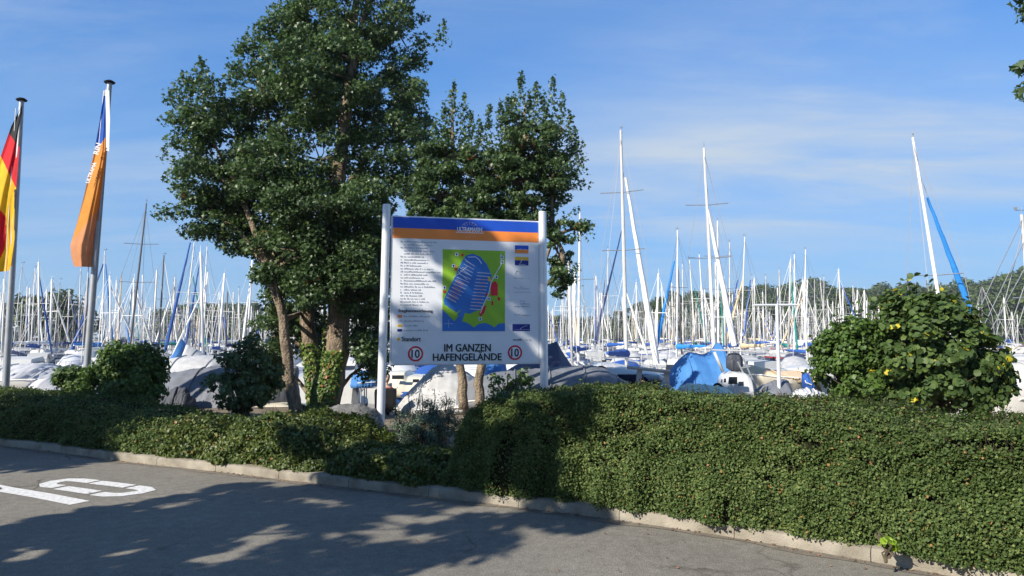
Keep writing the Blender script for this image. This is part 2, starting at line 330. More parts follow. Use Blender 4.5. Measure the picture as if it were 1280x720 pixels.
# dusty edge strip beside the kerb
mb = MB(); rr = []
for w, z in ((-.0, .004), (-.05, .004), (-.09, .004)):
    rr.append([(kp[i][0] + KN[i][0] * (w * (1 + .5 * math.sin(i * .61) * math.sin(i * .23))), kp[i][1] + KN[i][1] * (w * (1 + .5 * math.sin(i * .61) * math.sin(i * .23))), z) for i in range(len(kp))])
mb.loft(rr[::-1], closed=False, cap=False); tag(mb.build('gutter', M['gutter']), kind='structure')
# kerb of single stones
kroot = empty('kerb', (kp[60][0], kp[60][1], 0), kind='structure')
i = 0; ks = 0
while i + 10 < len(kp):
    mb = MB(off=kroot.location); rings = []
    dz = random.uniform(-.006, .006)
    idx = list(range(i, i + 11)); 
    for q, j in enumerate(idx):
        sh = 0
        if q == 0: sh = .003
        if q == 10: sh = -.003
        tx, ty = KN[j][1], -KN[j][0]
        c = (kp[j][0] + tx * sh, kp[j][1] + ty * sh)
        prof = [(0, -.05), (0.004, .070), (.014, .092), (.035, .102), (.15, .106), (.15, -.05)]
        rings.append([(c[0] + KN[j][0] * w, c[1] + KN[j][1] * w, z + (dz if z > 0 else 0)) for w, z in prof])
    mb.loft(rings); o = mb.build('kerb_stone', M['kerb'], kroot, smooth=True)
    i += 10
# verge soil behind the kerb, falling to the water
mb = MB(); rows = []
for w, z in ((.15, .09), (.6, .12), (1.6, .16), (3, .16), (4.5, .14), (6.0, .10)):
    rows.append([(kp[i][0] + KN[i][0] * w, kp[i][1] + KN[i][1] * w, z + .02 * math.sin(i * .3 + w * 3)) for i in range(0, len(kp), 2)])
mb.loft(rows[::-1] if False else rows, closed=False, cap=False)
tag(mb.build('verge', M['soil']), kind='structure')
mb = MB(); a_ = koff(2.2, .10); mb.loft([a_, [(p_[0] * 1.15, max(15.6, p_[1]), .02) for p_ in a_]], closed=False, cap=False); mb.add([(12, -6, .015), (80, -6, .015), (80, 15.6, .015), (4, 15.6, .015)], [(0, 1, 2, 3)])
tag(mb.build('quay_ground', M['gravel']), kind='structure')
mb = MB(); mb.add([(-80, 15.6, .02), (80, 15.6, .02), (80, 17.2, -1.6), (-80, 17.2, -1.6)], [(0, 1, 2, 3)])
tag(mb.build('bank', M['rock']), kind='structure')
# water
def water():
    m = bpy.data.materials.new('water'); m.use_nodes = True; t = m.node_tree; n = t.nodes; l = t.links; b = n['Principled BSDF']
    b.inputs['Base Color'].default_value = (.03, .06, .07, 1); b.inputs['Roughness'].default_value = .12; sock(b, 'Specular IOR Level', .5)
    tcn = n.new('ShaderNodeTexCoord'); x = n.new('ShaderNodeTexNoise'); x.inputs['Scale'].default_value = 1.6; x.inputs['Detail'].default_value = 4; l.new(tcn.outputs['Object'], x.inputs['Vector'])
    bp = n.new('ShaderNodeBump'); bp.inputs['Strength'].default_value = .5; bp.inputs['Distance'].default_value = .08; l.new(x.outputs[0], bp.inputs['Height']); l.new(bp.outputs[0], b.inputs['Normal'])
    return m
WZ = -1.3
mb = MB(); mb.add([(-4000, 15, WZ), (4000, 15, WZ), (4000, 5500, WZ), (-4000, 5500, WZ)], [(0, 1, 2, 3)])
tag(mb.build('water', water()), kind='structure')
# far shore: ground rising behind the harbour on the right and a low bank on the left
M['shore'] = mat('shore_grass', (.05, .075, .025), .95, col2=(.10, .12, .05), scale=.05)
def shore(name, x0, x1, y0, y1, h):
    mb = MB(); rings = []; nx = 40
    for j, (yy, zz_) in enumerate(((y0, WZ - .3), (y0 + 3, WZ + .7), (y0 + 20, 1.), ((y0 + y1) / 2, h * .6), (y1, h))):
        rings.append([(x0 + (x1 - x0) * i / nx, yy + 5 * math.sin(i * .9) * (j < 3), zz_ + (.08 * h * math.sin(i * .7 + j)) * (j > 2)) for i in range(nx + 1)])
    mb.loft(rings, closed=False, cap=False); tag(mb.build(name, M['shore'], smooth='all'), kind='structure')
shore('far_shore', 25, 700, 215, 520, 14)
shore('harbour_mole', -330, 25, 205, 250, 1.2)

# painted 10 on the road (stencil gaps as in the photograph)
mk = empty('road_marking', G(90, 612, .004), kind='structure')
def ribbon(cpx, wid):
    """centre line in pixels on the road, width in metres across"""
    pts = [G(x, y) for x, y in cpx]; L_ = []; R_ = []
    for i, p in enumerate(pts):
        t = (pts[min(i + 1, len(pts) - 1)] - pts[max(i - 1, 0)]).normalized(); nn = Vector((-t.y, t.x, 0))
        L_.append(p + nn * wid / 2); R_.append(p - nn * wid / 2)
    return L_, R_
def paint(cpx, wid):
    L_, R_ = ribbon(cpx, wid); mb = MB(off=mk.location)
    mb.loft([[(a.x, a.y, .004) for a in L_], [(a.x, a.y, .004) for a in R_]], closed=False, cap=False)
    mb.build('painted_stroke', M['paint'], mk)
def arc(c, rx, ry, a0, a1, n=10):
    return [(c[0] + rx * math.cos(R(a0 + (a1 - a0) * i / n)), c[1] + ry * math.sin(R(a0 + (a1 - a0) * i / n))) for i in range(n + 1)]
paint([(-34, 603.6), (2, 611.3), (52, 619.6), (100, 629.0)], .19)
paint([(2, 610.6), (-14, 612.5)], .12)
paint([(74, 608.6), (61, 607.3), (60, 604.8), (70, 602), (84, 600.2), (98, 600.3), (117, 602.4)], .17)
paint([(119, 603.1), (140, 605.4), (162, 608.2)], .17)
paint([(166, 608.9), (180, 610.9), (184, 613.2), (172, 616), (152, 618.6), (136, 618.9), (121, 617.2)], .17)
paint([(76, 609.9), (97, 612.8), (118, 615.9)], .17)

# ------------------------------------------------------------------ hedges and shrubs
def fbm(x, y, z=0., s=1.):
    return (np.sin(x * 1.7 * s + 1.3 * np.sin(y * 1.1 * s)) + np.sin(y * 2.3 * s + z + 1.7 * np.sin(x * .9 * s)) + .6 * np.sin((x + y) * 4.1 * s + z * 2) + .5 * np.sin((x - y * 1.3) * 5.3 * s - z)) / 3.1
def knear(px):
    """index on the kerb line that projects nearest to pixel column px"""
    u = 640 + FPX * kp[:, 0] / kp[:, 1] ; u[kp[:, 1] < 1] = 1e6
    return int(np.argmin(abs(u - px)))
def hedge(name, px0, px1, front, depth, hfun, n_leaf, size, lm, label, cat='hedge', over=.06, lump=.06, shape='diamond', aspect=.62, seed=1., twigs=60, profexp=.42, dark_gap=.0, holes=0, sprigs=0):
    """clipped or sprawling hedge along the kerb: dark inside, twigs and single leaves over the whole surface"""
    i0, i1 = knear(px0), knear(px1)
    L = (i1 - i0)
    rng = np.random.default_rng(int(seed * 100))
    def surf(s, t, inset=0.):
        # s index along the kerb, t 0..1 around the section from the front foot over the top to the back foot
        ii = np.clip(s, 0, len(kp) - 1.001); a = ii.astype(int); f = ii - a
        base = kp[a] * (1 - f)[:, None] + kp[np.minimum(a + 1, len(kp) - 1)] * f[:, None]; nn = KN[a]
        h = hfun(s); 
        ends = np.clip(np.minimum(s - i0, i1 - s) / 5., 0, 1) ** .5
        an = t * math.pi; ca = np.cos(an); sa = np.sin(an)
        sx = np.sign(ca) * np.abs(ca) ** profexp; sz = np.abs(sa) ** profexp
        w = front + depth / 2 - sx * (depth / 2) * (.55 + .45 * ends)
        z = .10 + h * sz * (.35 + .65 * ends)
        lmp = fbm(s * .1 * 2.2, t * 6 + seed, seed) * lump + fbm(s * .1 * 7, t * 17, seed + 2) * lump * .5 + fbm(s * .1 * 17, t * 40, seed + 5) * lump * .28
        w2 = w - sx * (lmp - inset); z2 = z + (lmp - inset) * np.maximum(sz, .1)
        hang = over * np.exp(-(t / .035) ** 2) * (.6 + .55 * fbm(s * .1 * 4, s * .05, 5))
        w2 = w2 - hang
        pos = np.stack([base[:, 0] + nn[:, 0] * w2, base[:, 1] + nn[:, 1] * w2, np.maximum(z2, .05)], 1)
        nrm = np.stack([-nn[:, 0] * sx, -nn[:, 1] * sx, np.full(len(s), 0.) + sz * .8 + .15], 1)
        return pos, nrmz(nrm)
    root_i = (i0 + i1) // 2; root = empty(name, (kp[root_i][0] + KN[root_i][0] * (front + depth / 2), kp[root_i][1] + KN[root_i][1] * (front + depth / 2), .12), label=label, cat=cat)
    # inside
    ns, ntt = max(8, L), 26
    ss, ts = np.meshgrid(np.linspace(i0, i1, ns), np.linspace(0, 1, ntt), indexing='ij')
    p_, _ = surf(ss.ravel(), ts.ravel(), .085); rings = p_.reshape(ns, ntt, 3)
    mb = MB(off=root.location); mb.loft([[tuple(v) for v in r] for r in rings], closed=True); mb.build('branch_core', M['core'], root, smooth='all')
    # leaves, thinned where the hedge has holes
    s = rng.uniform(i0, i1, n_leaf); t = rng.beta(1.0, 1.15, n_leaf) * .80
    low = rng.random(n_leaf) < .26; t[low] = (rng.random(low.sum()) * .85) ** (1 / profexp) / math.pi
    hole = fbm(s * .1 * 3.1 + 9, t * 9.0 + seed, seed * 3) + .35 * fbm(s * .1 * 11, t * 29, 1.)
    keep = ~((hole < dark_gap) & (rng.random(n_leaf) < .85)) if dark_gap else np.ones(n_leaf, bool)
    for _ in range(holes):
        hs, htt, hr = rng.uniform(i0, i1), rng.uniform(.06, .5) ** 1.4, rng.uniform(.25, .8); keep &= ~((((s - hs) / (hr * rng.uniform(1, 2.2))) ** 2 + ((t ** .6 - htt ** .6) / (hr * .045)) ** 2 < 1) & (rng.random(n_leaf) < .8))
    s = s[keep]; t = t[keep]; hole = hole[keep]
    p_, n_ = surf(s, t); n = len(p_)
    p_ = p_ + n_ * (rng.normal(size=(n, 1)) * .022 - .012) + rng.normal(size=(n, 3)) * .008
    sp_r = []
    for _ in range(sprigs):                       # young shoots standing proud of the clipped surface
        k_ = int(rng.integers(n)); dd_ = nrmz(n_[k_] * .6 + rng.normal(size=3) * .35 + np.array([0, 0, .8])); ln = rng.uniform(.03, .11); m_ = int(8 + ln * 130); sp_r.append((k_, m_))
        idx = rng.integers(0, n, m_); qq = rng.random(m_)[:, None]; p_[idx] = p_[k_] + dd_ * ln * qq + rng.normal(size=(m_, 3)) * .009; n_[idx] = n_[k_]
    nn = nrmz(n_ * .75 + rng.normal(size=(n, 3)) * .62 + np.array([0, 0, .25]))
    tint = np.clip(rng.normal(.5, .22, n) + .10 * fbm(p_[:, 0] * 2, p_[:, 1] * 2 + p_[:, 2] * 3, 2) + .12 * fbm(p_[:, 0] * .7, p_[:, 2] * 2.5, 4) + .10 * fbm(p_[:, 0] * 6, p_[:, 2] * 7, 1), 0, 1) * .93
    tint[rng.random(n) < .012] = 1.
    if px1 > 1500:                                  # dead brown patch
        dd_ = np.linalg.norm(p_ - np.array(P(776, 545, 7.05)), axis=1); tint[(dd_ < .34) & (rng.random(n) < .34)] = 1.
    me = leaves_mesh('leaves', p_, nn, size * rng.uniform(.5, 1.35, n), lm, tint, shape, aspect, off=root.location)
    o = link('foliage', me, root); o['kind'] = 'stuff'
    # protruding shoots and bare twigs
    mb = MB(off=root.location)
    for _ in range(twigs):
        a = np.array([rng.uniform(i0 + 2, i1 - 2)]); tt = np.array([rng.uniform(.12, .6)])
        q, m_ = surf(a, tt, .03); q = Vector(q[0]); m_ = Vector(m_[0])
        d = (m_ + Vector(rng.normal(size=3)) * .5 + Vector((0, 0, .4))).normalized()
        mb.path([q, q + d * .05, q + d * .05 + (d + Vector(rng.normal(size=3)) * .3) * rng.uniform(.02, .07)], [.003, .0025, .0015], 3)
    if twigs: o = mb.build('twigs', M['twig'], root); o['kind'] = 'stuff'
    return root, surf, i0, i1
def hconst(h, var=.04, k=1.): return lambda s: h + var * np.sin(s * .071 * k) + var * .5 * np.sin(s * .19 * k + 1)
# right: tall clipped hedge; height from the photograph's top line
def hright(s):
    s = np.asarray(s, float); u = np.interp(s, np.arange(len(kp)), 640 + FPX * kp[:, 0] / np.maximum(kp[:, 1], .3))
    return np.interp(u, [540, 580, 640, 760, 900, 1040, 1150, 1280, 1500], [.86, .91, .95, .985, .965, .93, .895, .89, .90]) + .010 * np.sin(s * .37) + .006 * np.sin(s * .9)
hedge('hedge', 548, 1750, .10, .95, hright, 340000, .0195, M['leaf_hedge'], 'tall clipped small-leaved hedge along the kerb, right half of the photo', over=.20, lump=.055, seed=1.3, twigs=1100, dark_gap=-.42, aspect=.6, profexp=.34, holes=90, sprigs=420)
def hleft(s):
    s = np.asarray(s, float); u = np.interp(s, np.arange(len(kp)), 640 + FPX * kp[:, 0] / np.maximum(kp[:, 1], .3))
    return np.interp(u, [-300, 0, 30, 120, 170, 230], [.60, .57, .58, .42, .35, .30])
hedge('hedge', -260, 232, .12, 1.75, hleft, 90000, .029, M['leaf_hedge'], 'low dark ground-cover hedge at the left, below the flagpoles', over=.08, lump=.07, seed=2.1, twigs=150, profexp=.6, aspect=.5)
hedge('shrub', 168, 262, .10, .9, hconst(.40, .02), 12000, .036, M['leaf_shrub'], 'small rounded green shrub by the kerb, left end of the sunlit planting', 'shrub', lump=.09, seed=3.3, twigs=40, profexp=.7)
hedge('shrub', 236, 408, .08, 1.5, hconst(.41, .075, 1.9), 42000, .032, M['leaf_shrub'], 'sunlit yellow-green sprawling shrub in front of the ivy-covered tree', 'shrub', lump=.11, seed=4.7, twigs=260, profexp=.75)
hedge('shrub', 395, 560, .08, .7, hconst(.25, .03), 26000, .036, M['leaf_shrub'], 'low shaded shrub round the foot of the left sign post', 'shrub', lump=.10, seed=5.9, twigs=120, profexp=.7)

def bush(name, blobs, n_leaf, size, lm, label, cat='bush', shape='diamond', aspect=.62, stem_at=None, clump=(.10, .2), nclump=140, seed=1, droop=0., yellow=0., up_shoots=()):
    """blobs: (px,py,rpx,rpy,d) ellipsoids; leaves gather in clumps; every clump hangs on a twig from the stem"""
    rng = np.random.default_rng(seed)
    stem_at = stem_at if stem_at is not None else P(blobs[0][0], 515, blobs[0][4])
    root = empty(name, stem_at, label=label, cat=cat)
    C = []; vol = np.array([b[2] * b[3] for b in blobs], float); pick = rng.choice(len(blobs), nclump, p=vol / vol.sum())
    mb = MB(off=root.location)
    for k in pick:
        px, py, rx, ry, d = blobs[k]; c = np.array(P(px, py, d)); rw = np.array([rx, (rx + ry) * .42, ry]) * d / FPX
        v = nrmz(rng.normal(size=3)) * rng.random() ** .38
        C.append(c + v * rw)
    C = np.array(C); st = Vector(stem_at)
    for c in C[:: max(1, len(C) // 70)]:
        c = Vector(c); b0 = st + (c - st) * .1; mid = st.lerp(c, .5) + Vector(rng.normal(size=3)) * .04 + Vector((0, 0, .06))
        mb.path([st + (c - st) * .0 + Vector(rng.normal(size=3)) * .02, mid, c], [.012, .007, .003], 4)
    for (px, py, px2, py2, d) in up_shoots:
        a, b = P(px, py, d), P(px2, py2, d); mb.path([a, a.lerp(b, .5) + Vector((.02, 0, 0)), b], [.008, .006, .003], 4)
    o = mb.build('stems', M['twig'], root); o['kind'] = 'stuff'
    cr = rng.uniform(clump[0], clump[1], nclump)
    ci = rng.choice(nclump, n_leaf, p=cr ** 2 / (cr ** 2).sum())
    v = nrmz(rng.normal(size=(n_leaf, 3))); rr = rng.random(n_leaf)[:, None] ** .4
    p_ = C[ci] + v * rr * cr[ci][:, None] * np.array([1, 1, .8])
    if up_shoots:
        ex = []
        for (px, py, px2, py2, d) in up_shoots:
            for q in rng.random(int(26)): ex.append(np.array(P(px + (px2 - px) * q, py + (py2 - py) * q, d)) + rng.normal(size=3) * np.array([.05, .05, .02]))
        ex = np.array(ex); p_ = np.concatenate([p_, ex]); v = np.concatenate([v, nrmz(rng.normal(size=(len(ex), 3)))])
    n = len(p_)
    cen = C.mean(0); outw = nrmz(p_ - cen)
    nn = nrmz(v * .5 + outw * .5 + rng.normal(size=(n, 3)) * .45 + np.array([0, 0, .35]))
    tint = np.clip(rng.normal(.48, .22, n), 0, .92)
    if yellow: tint[rng.random(n) < yellow] = rng.uniform(.955, 1.)
    ax = rng.normal(size=(n, 3)) + np.array([0, 0, -droop])
    me = leaves_mesh('leaves', p_, nn, size * rng.uniform(.6, 1.25, n), lm, tint, shape, aspect, off=root.location, axis=ax)
    o = link('foliage', me, root); o['kind'] = 'stuff'
    return root
bush('bush', [(160, 464, 44, 34, 12.6), (142, 478, 34, 30, 12.5), (180, 458, 28, 26, 12.7), (160, 494, 46, 18, 12.3), (158, 446, 30, 14, 12.6)], 18000, .062, M['leaf_lime'], 'dense rounded green bush right of the second flagpole', seed=21, nclump=170, droop=1.2, clump=(.12, .22))
bush('bush', [(86, 474, 18, 14, 12.9), (96, 486, 13, 12, 12.8)], 2600, .055, M['leaf_big'], 'small dark bush left of the second flagpole foot', seed=22, nclump=34, shape='round')
bush('bush', [(304, 455, 30, 34, 12.2), (300, 485, 38, 30, 12.1), (318, 428, 15, 18, 12.2), (335, 470, 15, 30, 12.2)], 4200, .085, M['leaf_tree'], 'loose dark-leaved sapling bush left of the ivy-covered tree', shape='lobed', aspect=.5, seed=23, nclump=110, clump=(.08, .16), stem_at=P(303, 522, 12.1))
bush('bush', [(1078, 440, 52, 44, 9.3), (1052, 455, 38, 42, 9.3), (1050, 430, 26, 30, 9.4), (1098, 480, 50, 28, 9.2)], 13000, .055, M['leaf_lime'], 'small-leaved green bush behind the hedge, left half of the big clump', seed=24, nclump=150, droop=.6, yellow=.0, clump=(.08, .15), up_shoots=[(1050, 420, 1046, 385, 9.3), (1070, 410, 1066, 378, 9.3), (1090, 405, 1092, 372, 9.3), (1030, 440, 1018, 415, 9.3), (1025, 470, 1006, 462, 9.3)])
bush('bush', [(1165, 430, 72, 50, 9.0), (1190, 465, 70, 44, 8.9), (1130, 470, 46, 40, 8.9), (1215, 490, 48, 30, 8.8), (1150, 395, 34, 28, 9.1), (1243, 462, 18, 20, 8.8), (1122, 384, 18, 16, 9.1), (1188, 384, 20, 14, 9.1), (1222, 420, 18, 14, 8.9), (1250, 500, 14, 14, 8.7)], 15000, .074, M['leaf_big'], 'large-leaved hazel-like bush with yellow leaves behind the hedge', shape='round', aspect=.58, seed=25, nclump=210, clump=(.09, .18), yellow=.03, stem_at=P(1165, 520, 8.9),
     up_shoots=[(1130, 400, 1134, 342, 9.0), (1160, 400, 1158, 350, 9.0), (1190, 400, 1196, 372, 9.0), (1215, 420, 1228, 385, 8.9), (1105, 410, 1095, 368, 9.2), (1140, 395, 1146, 352, 9.1), (1175, 390, 1180, 360, 9.0), (1240, 450, 1262, 436, 8.8), (1200, 395, 1212, 372, 9.0)])
bush('shrub', [(528, 535, 30, 36, 9.6), (510, 548, 22, 26, 9.5), (552, 530, 22, 32, 9.7)], 16000, .028, M['leaf_grey'], 'feathery grey-green shrub between the left sign post and the hedge', 'shrub', seed=26, nclump=160, clump=(.05, .11), aspect=.3, stem_at=P(528, 590, 9.5),
     up_shoots=[(498, 540, 496, 500, 9.4), (512, 530, 510, 493, 9.5), (527, 520, 527, 488, 9.6), (541, 515, 543, 486, 9.6), (556, 515, 557, 490, 9.7)])
bush('bush', [(632, 478, 28, 14, 10.6), (655, 470, 16, 12, 10.7)], 500, .05, M['leaf_lime'], 'sparse sapling behind the hedge below the right end of the sign', seed=27, nclump=24, clump=(.05, .1))
# seedling with lime leaves in the foot of the hedge
bush('seedling', [(1110, 682, 8, 7, 5.05), (1104, 676, 6, 5, 5.05)], 26, .055, leafmat('bright_leaves', [(0, (.16, .30, .02)), (1, (.36, .46, .05))], .4), 'bright lime seedling at the foot of the tall hedge', 'plant', shape='round', seed=28, nclump=6, clump=(.02, .04), stem_at=P(1110, 696, 5.05))

# ------------------------------------------------------------------ trees
def tree(name, label, stems, blobs, n_leaf, size, lm, nclump, clump=(.22, .42), seed=1, spikes=(), shape='lobed', aspect=.5, bark=None, cat='tree', limbs=26, group=None, redpatch=0.):
    rng = np.random.default_rng(seed); root = empty(name, stems[0][0][0], label=label, cat=cat, group=group)
    bark = bark or M['bark']
    for pts, rad in stems:
        # wobble the stem between its points
        q = [Vector(p) for p in pts]; dense = []; rr = []
        for i in range(len(q) - 1):
            for k in range(4):
                f = k / 4; dense.append(q[i].lerp(q[i + 1], f) + Vector(rng.normal(size=3)) * .012); rr.append((rad[i] * (1 - f) + rad[i + 1] * f) * rng.uniform(.95, 1.06))
        dense.append(q[-1]); rr.append(rad[-1])
        mb = MB(off=root.location); mb.path(dense, rr, 12); mb.build('trunk', bark, root, smooth='all')
    C = []; BI = []; vol = np.array([b[2] * b[3] for b in blobs], float) ** .9; pick = rng.choice(len(blobs), nclump, p=vol / vol.sum())
    for k in pick:
        px, py, rx, ry, d = blobs[k]; c = np.array(P(px, py, d)); rw = np.array([rx, (rx + ry) * .45, ry]) * d / FPX
        C.append(c + nrmz(rng.normal(size=3)) * rng.random() ** .36 * rw); BI.append(k)
    C = np.array(C)
    tips = [Vector(st[0][-1]) for st in stems]; allp = [(Vector(p), r) for st in stems for p, r in zip(*st)][0:]
    mb = MB(off=root.location)
    for px, py, rx, ry, d in blobs:                 # limbs to each blob
        c = P(px, py, d); src = min(allp, key=lambda pr: (pr[0] - c).length + (0 if pr[0].z < c.z else 3) + (2 if pr[0].z < 1.5 else 0))
        a = src[0]; mid = a.lerp(c, .5) + Vector((0, 0, .15 * (c - a).length * .6)); mb.path([a, a.lerp(mid, .5), mid, c], [min(src[1], .07), .05, .035, .018], 6)
    for c, k in list(zip(C, BI))[:: max(1, nclump // 220)]:
        px, py, rx, ry, d = blobs[k]; b0 = P(px, py, d); c = Vector(c)
        mb.path([b0, b0.lerp(c, .55) + Vector(rng.normal(size=3)) * .05, c], [.016, .010, .004], 4)
    o = mb.build('branches', bark, root, smooth='all')
    cr = rng.uniform(clump[0], clump[1], nclump)
    ci = rng.choice(nclump, n_leaf, p=cr ** 2 / (cr ** 2).sum())
    v = nrmz(rng.normal(size=(n_leaf, 3))); rr = rng.random(n_leaf)[:, None] ** .42
    p_ = C[ci] + v * rr * cr[ci][:, None] * np.array([1, 1, .62])
    tt = rng.normal(0, .10, nclump)[ci]
    if len(spikes):
        ex = []
        for (px, py, px2, py2, d) in spikes:
            L = abs(py2 - py)
            for q in rng.random(int(L * 3.0)):
                wd = .13 * (1.12 - q); ex.append(np.array(P(px + (px2 - px) * q, py + (py2 - py) * q, d)) + rng.normal(size=3) * np.array([wd, wd, .04]))
        ex = np.array(ex); p_ = np.concatenate([p_, ex]); v = np.concatenate([v, nrmz(rng.normal(size=(len(ex), 3)))]); tt = np.concatenate([tt, np.zeros(len(ex))])
    n = len(p_)
    nn = nrmz(v * .55 + rng.normal(size=(n, 3)) * .55 + np.array([0, 0, .45]))
    tint = np.clip(rng.normal(.45, .2, n) + tt, 0, .93)
    if redpatch:
        for k in rng.choice(nclump, int(nclump * redpatch) + 1): tint[:len(ci)][(ci == k) & (rng.random(len(ci)) < .35)] = 1.
    ax = rng.normal(size=(n, 3)) + np.array([0, 0, -.9])
    me = leaves_mesh('leaves', p_, nn, size * rng.uniform(.6, 1.25, n), lm, tint, shape, aspect, off=root.location, axis=ax)
    o = link('crown', me, root); o['kind'] = 'stuff'
    return root
D1 = 14.6
t1 = tree('tree', 'large multi-stemmed maple with ivy on its trunks, left of the sign',
     [([P(405, 512, D1), P(421, 440, D1), P(424, 380, D1), P(420, 250, D1), P(440, 80, D1), P(450, -60, D1)], [.30, .24, .21, .15, .10, .03]),
      ([P(400, 512, D1 + .3), P(388, 440, D1 + .3), P(382, 370, D1 + .3), P(352, 240, D1 + .3), P(330, 120, D1)], [.20, .17, .14, .09, .03]),
      ([P(371, 522, D1 - .6), P(360, 470, D1 - .6), P(355, 400, D1 - .6), P(338, 340, D1 - .5), P(300, 240, D1 - .5), P(262, 170, D1 - .5)], [.13, .105, .09, .075, .05, .02])],
     [(255, 135, 40, 50, D1 - .6), (245, 210, 36, 55, D1 - .6), (262, 262, 50, 40, D1 - .4), (300, 175, 50, 70, D1), (330, 100, 40, 50, D1), (365, 40, 42, 50, D1), (430, 20, 70, 60, D1), (500, 45, 45, 50, D1), (385, 110, 60, 60, D1 + .4), (455, 120, 70, 60, D1 + .4),
      (510, 150, 32, 60, D1), (400, 200, 75, 60, D1), (480, 215, 60, 60, D1), (340, 260, 60, 55, D1), (410, 290, 65, 55, D1 - .4), (465, 300, 40, 60, D1 - .2), (370, 340, 42, 40, D1 + .3), (440, 350, 38, 34, D1 + .4), (310, 300, 30, 30, D1), (400, -70, 90, 70, D1), (480, -60, 60, 60, D1),
      (392, 400, 26, 40, D1 + .9), (458, 410, 20, 44, D1 + .6), (470, 445, 16, 34, D1 + .6), (352, 400, 16, 50, D1 + .8), (345, 455, 12, 40, D1 + .8), (440, -150, 60, 60, D1), (385, 320, 50, 34, D1 - .7), (430, 330, 55, 40, D1 - .6), (345, 305, 30, 28, D1 - .4), (478, 330, 14, 40, D1), (300, 250, 50, 40, D1 + .4), (350, 350, 34, 40, D1 + .5), (395, 350, 40, 36, D1 - .7), (450, 365, 26, 34, D1 - .2), (380, 420, 16, 40, D1 + .7), (465, 425, 20, 46, D1), (340, 420, 16, 50, D1 + .3), (470, 375, 16, 30, D1 - .3), (340, 340, 18, 18, D1 - .8), (415, 260, 80, 40, D1 - .9), (330, 215, 50, 50, D1 - .8), (400, 90, 70, 60, D1 - .8)],
     150000, .086, M['leaf_tree'], 1700, (.14, .33), seed=31, redpatch=.004,
     spikes=[(255, 100, 250, 72, D1 - .6), (232, 120, 228, 92, D1 - .6), (300, 90, 298, 62, D1), (215, 200, 204, 185, D1 - .6), (330, 50, 322, 26, D1), (545, 60, 556, 28, D1)])
# ivy on the trunks of the big tree
rng = np.random.default_rng(77); pv = []; nv = []
def ivy_on(a, b, ra, rb, n, lo=-150, hi=-20):
    for q in rng.random(n) ** 1.3:
        c = a.lerp(b, q); r_ = ra + (rb - ra) * q; an = R(rng.uniform(lo, hi)); nvv = Vector((math.cos(an), math.sin(an), .1)); pv.append(c + nvv * (r_ + rng.uniform(.01, .06))); nv.append(nvv)
ivy_on(P(405, 514, D1), P(421, 440, D1), .30, .25, 1500, -170, -40); ivy_on(P(400, 514, D1 + .3), P(388, 430, D1 + .3), .18, .15, 800, -190, -20); ivy_on(P(421, 440, D1), P(424, 330, D1), .24, .2, 420, -190, -140)
ivy_on(P(396, 520, D1 - .2), P(399, 508, D1 - .2), .5, .3, 500, -190, -10)
n = len(pv); me = leaves_mesh('leaves', np.array(pv), nrmz(np.array(nv) + rng.normal(size=(n, 3)) * .4 + np.array([0, 0, .3])), np.full(n, .065) * rng.uniform(.6, 1.2, n), M['ivy'], np.clip(rng.normal(.5, .25, n), 0, .95) + (rng.random(n) < .05) * 1., 'round', .55, off=t1.location)
o = link('ivy', me, t1); o['kind'] = 'stuff'
D2 = 12.9
tree('tree', 'smaller upright maple with two bare stems, behind the sign',
     [([P(581, 512, D2), P(577, 470, D2), P(570, 430, D2), P(575, 330, D2), P(566, 200, D2), P(565, 120, D2)], [.085, .075, .07, .06, .04, .01]),
      ([P(600, 512, D2), P(598, 480, D2), P(605, 440, D2), P(625, 330, D2), P(655, 200, D2), P(656, 120, D2)], [.09, .08, .07, .06, .04, .01]),
      ([P(605, 440, D2), P(660, 380, D2 + .1), P(690, 300, D2), P(705, 330, D2 - .1)], [.04, .035, .03, .012])],
     [(536, 215, 16, 44, D2), (528, 262, 18, 30, D2), (560, 195, 28, 44, D2), (548, 245, 34, 40, D2), (600, 225, 38, 40, D2), (648, 185, 32, 45, D2), (680, 190, 30, 44, D2), (640, 225, 50, 40, D2), (690, 225, 32, 34, D2), (590, 270, 55, 34, D2), (650, 270, 45, 30, D2), (698, 300, 18, 34, D2), (700, 345, 14, 26, D2), (612, 320, 60, 30, D2 + .2), (575, 330, 40, 40, D2 + .3), (722, 285, 12, 10, D2)],
     46000, .074, M['leaf_tree'], 560, (.09, .20), seed=41, redpatch=.02,
     spikes=[(540, 223, 545, 150, D2), (553, 202, 556, 128, D2), (561, 183, 568, 103, D2), (583, 208, 580, 118, D2), (591, 216, 590, 140, D2), (598, 227, 600, 150, D2), (606, 205, 612, 132, D2), (621, 221, 626, 128, D2), (636, 212, 634, 122, D2), (643, 193, 641, 118, D2), (648, 176, 652, 90, D2), (663, 203, 662, 112, D2), (673, 174, 670, 102, D2), (679, 207, 680, 120, D2), (690, 171, 692, 97, D2), (701, 188, 703, 116, D2), (715, 232, 712, 140, D2), (719, 236, 720, 158, D2), (700, 240, 738, 232, D2), (715, 205, 731, 195, D2), (720, 300, 736, 275, D2), (705, 355, 722, 330, D2), (700, 200, 729, 178, D2), (700, 270, 726, 262, D2), (530, 230, 519, 200, D2)])
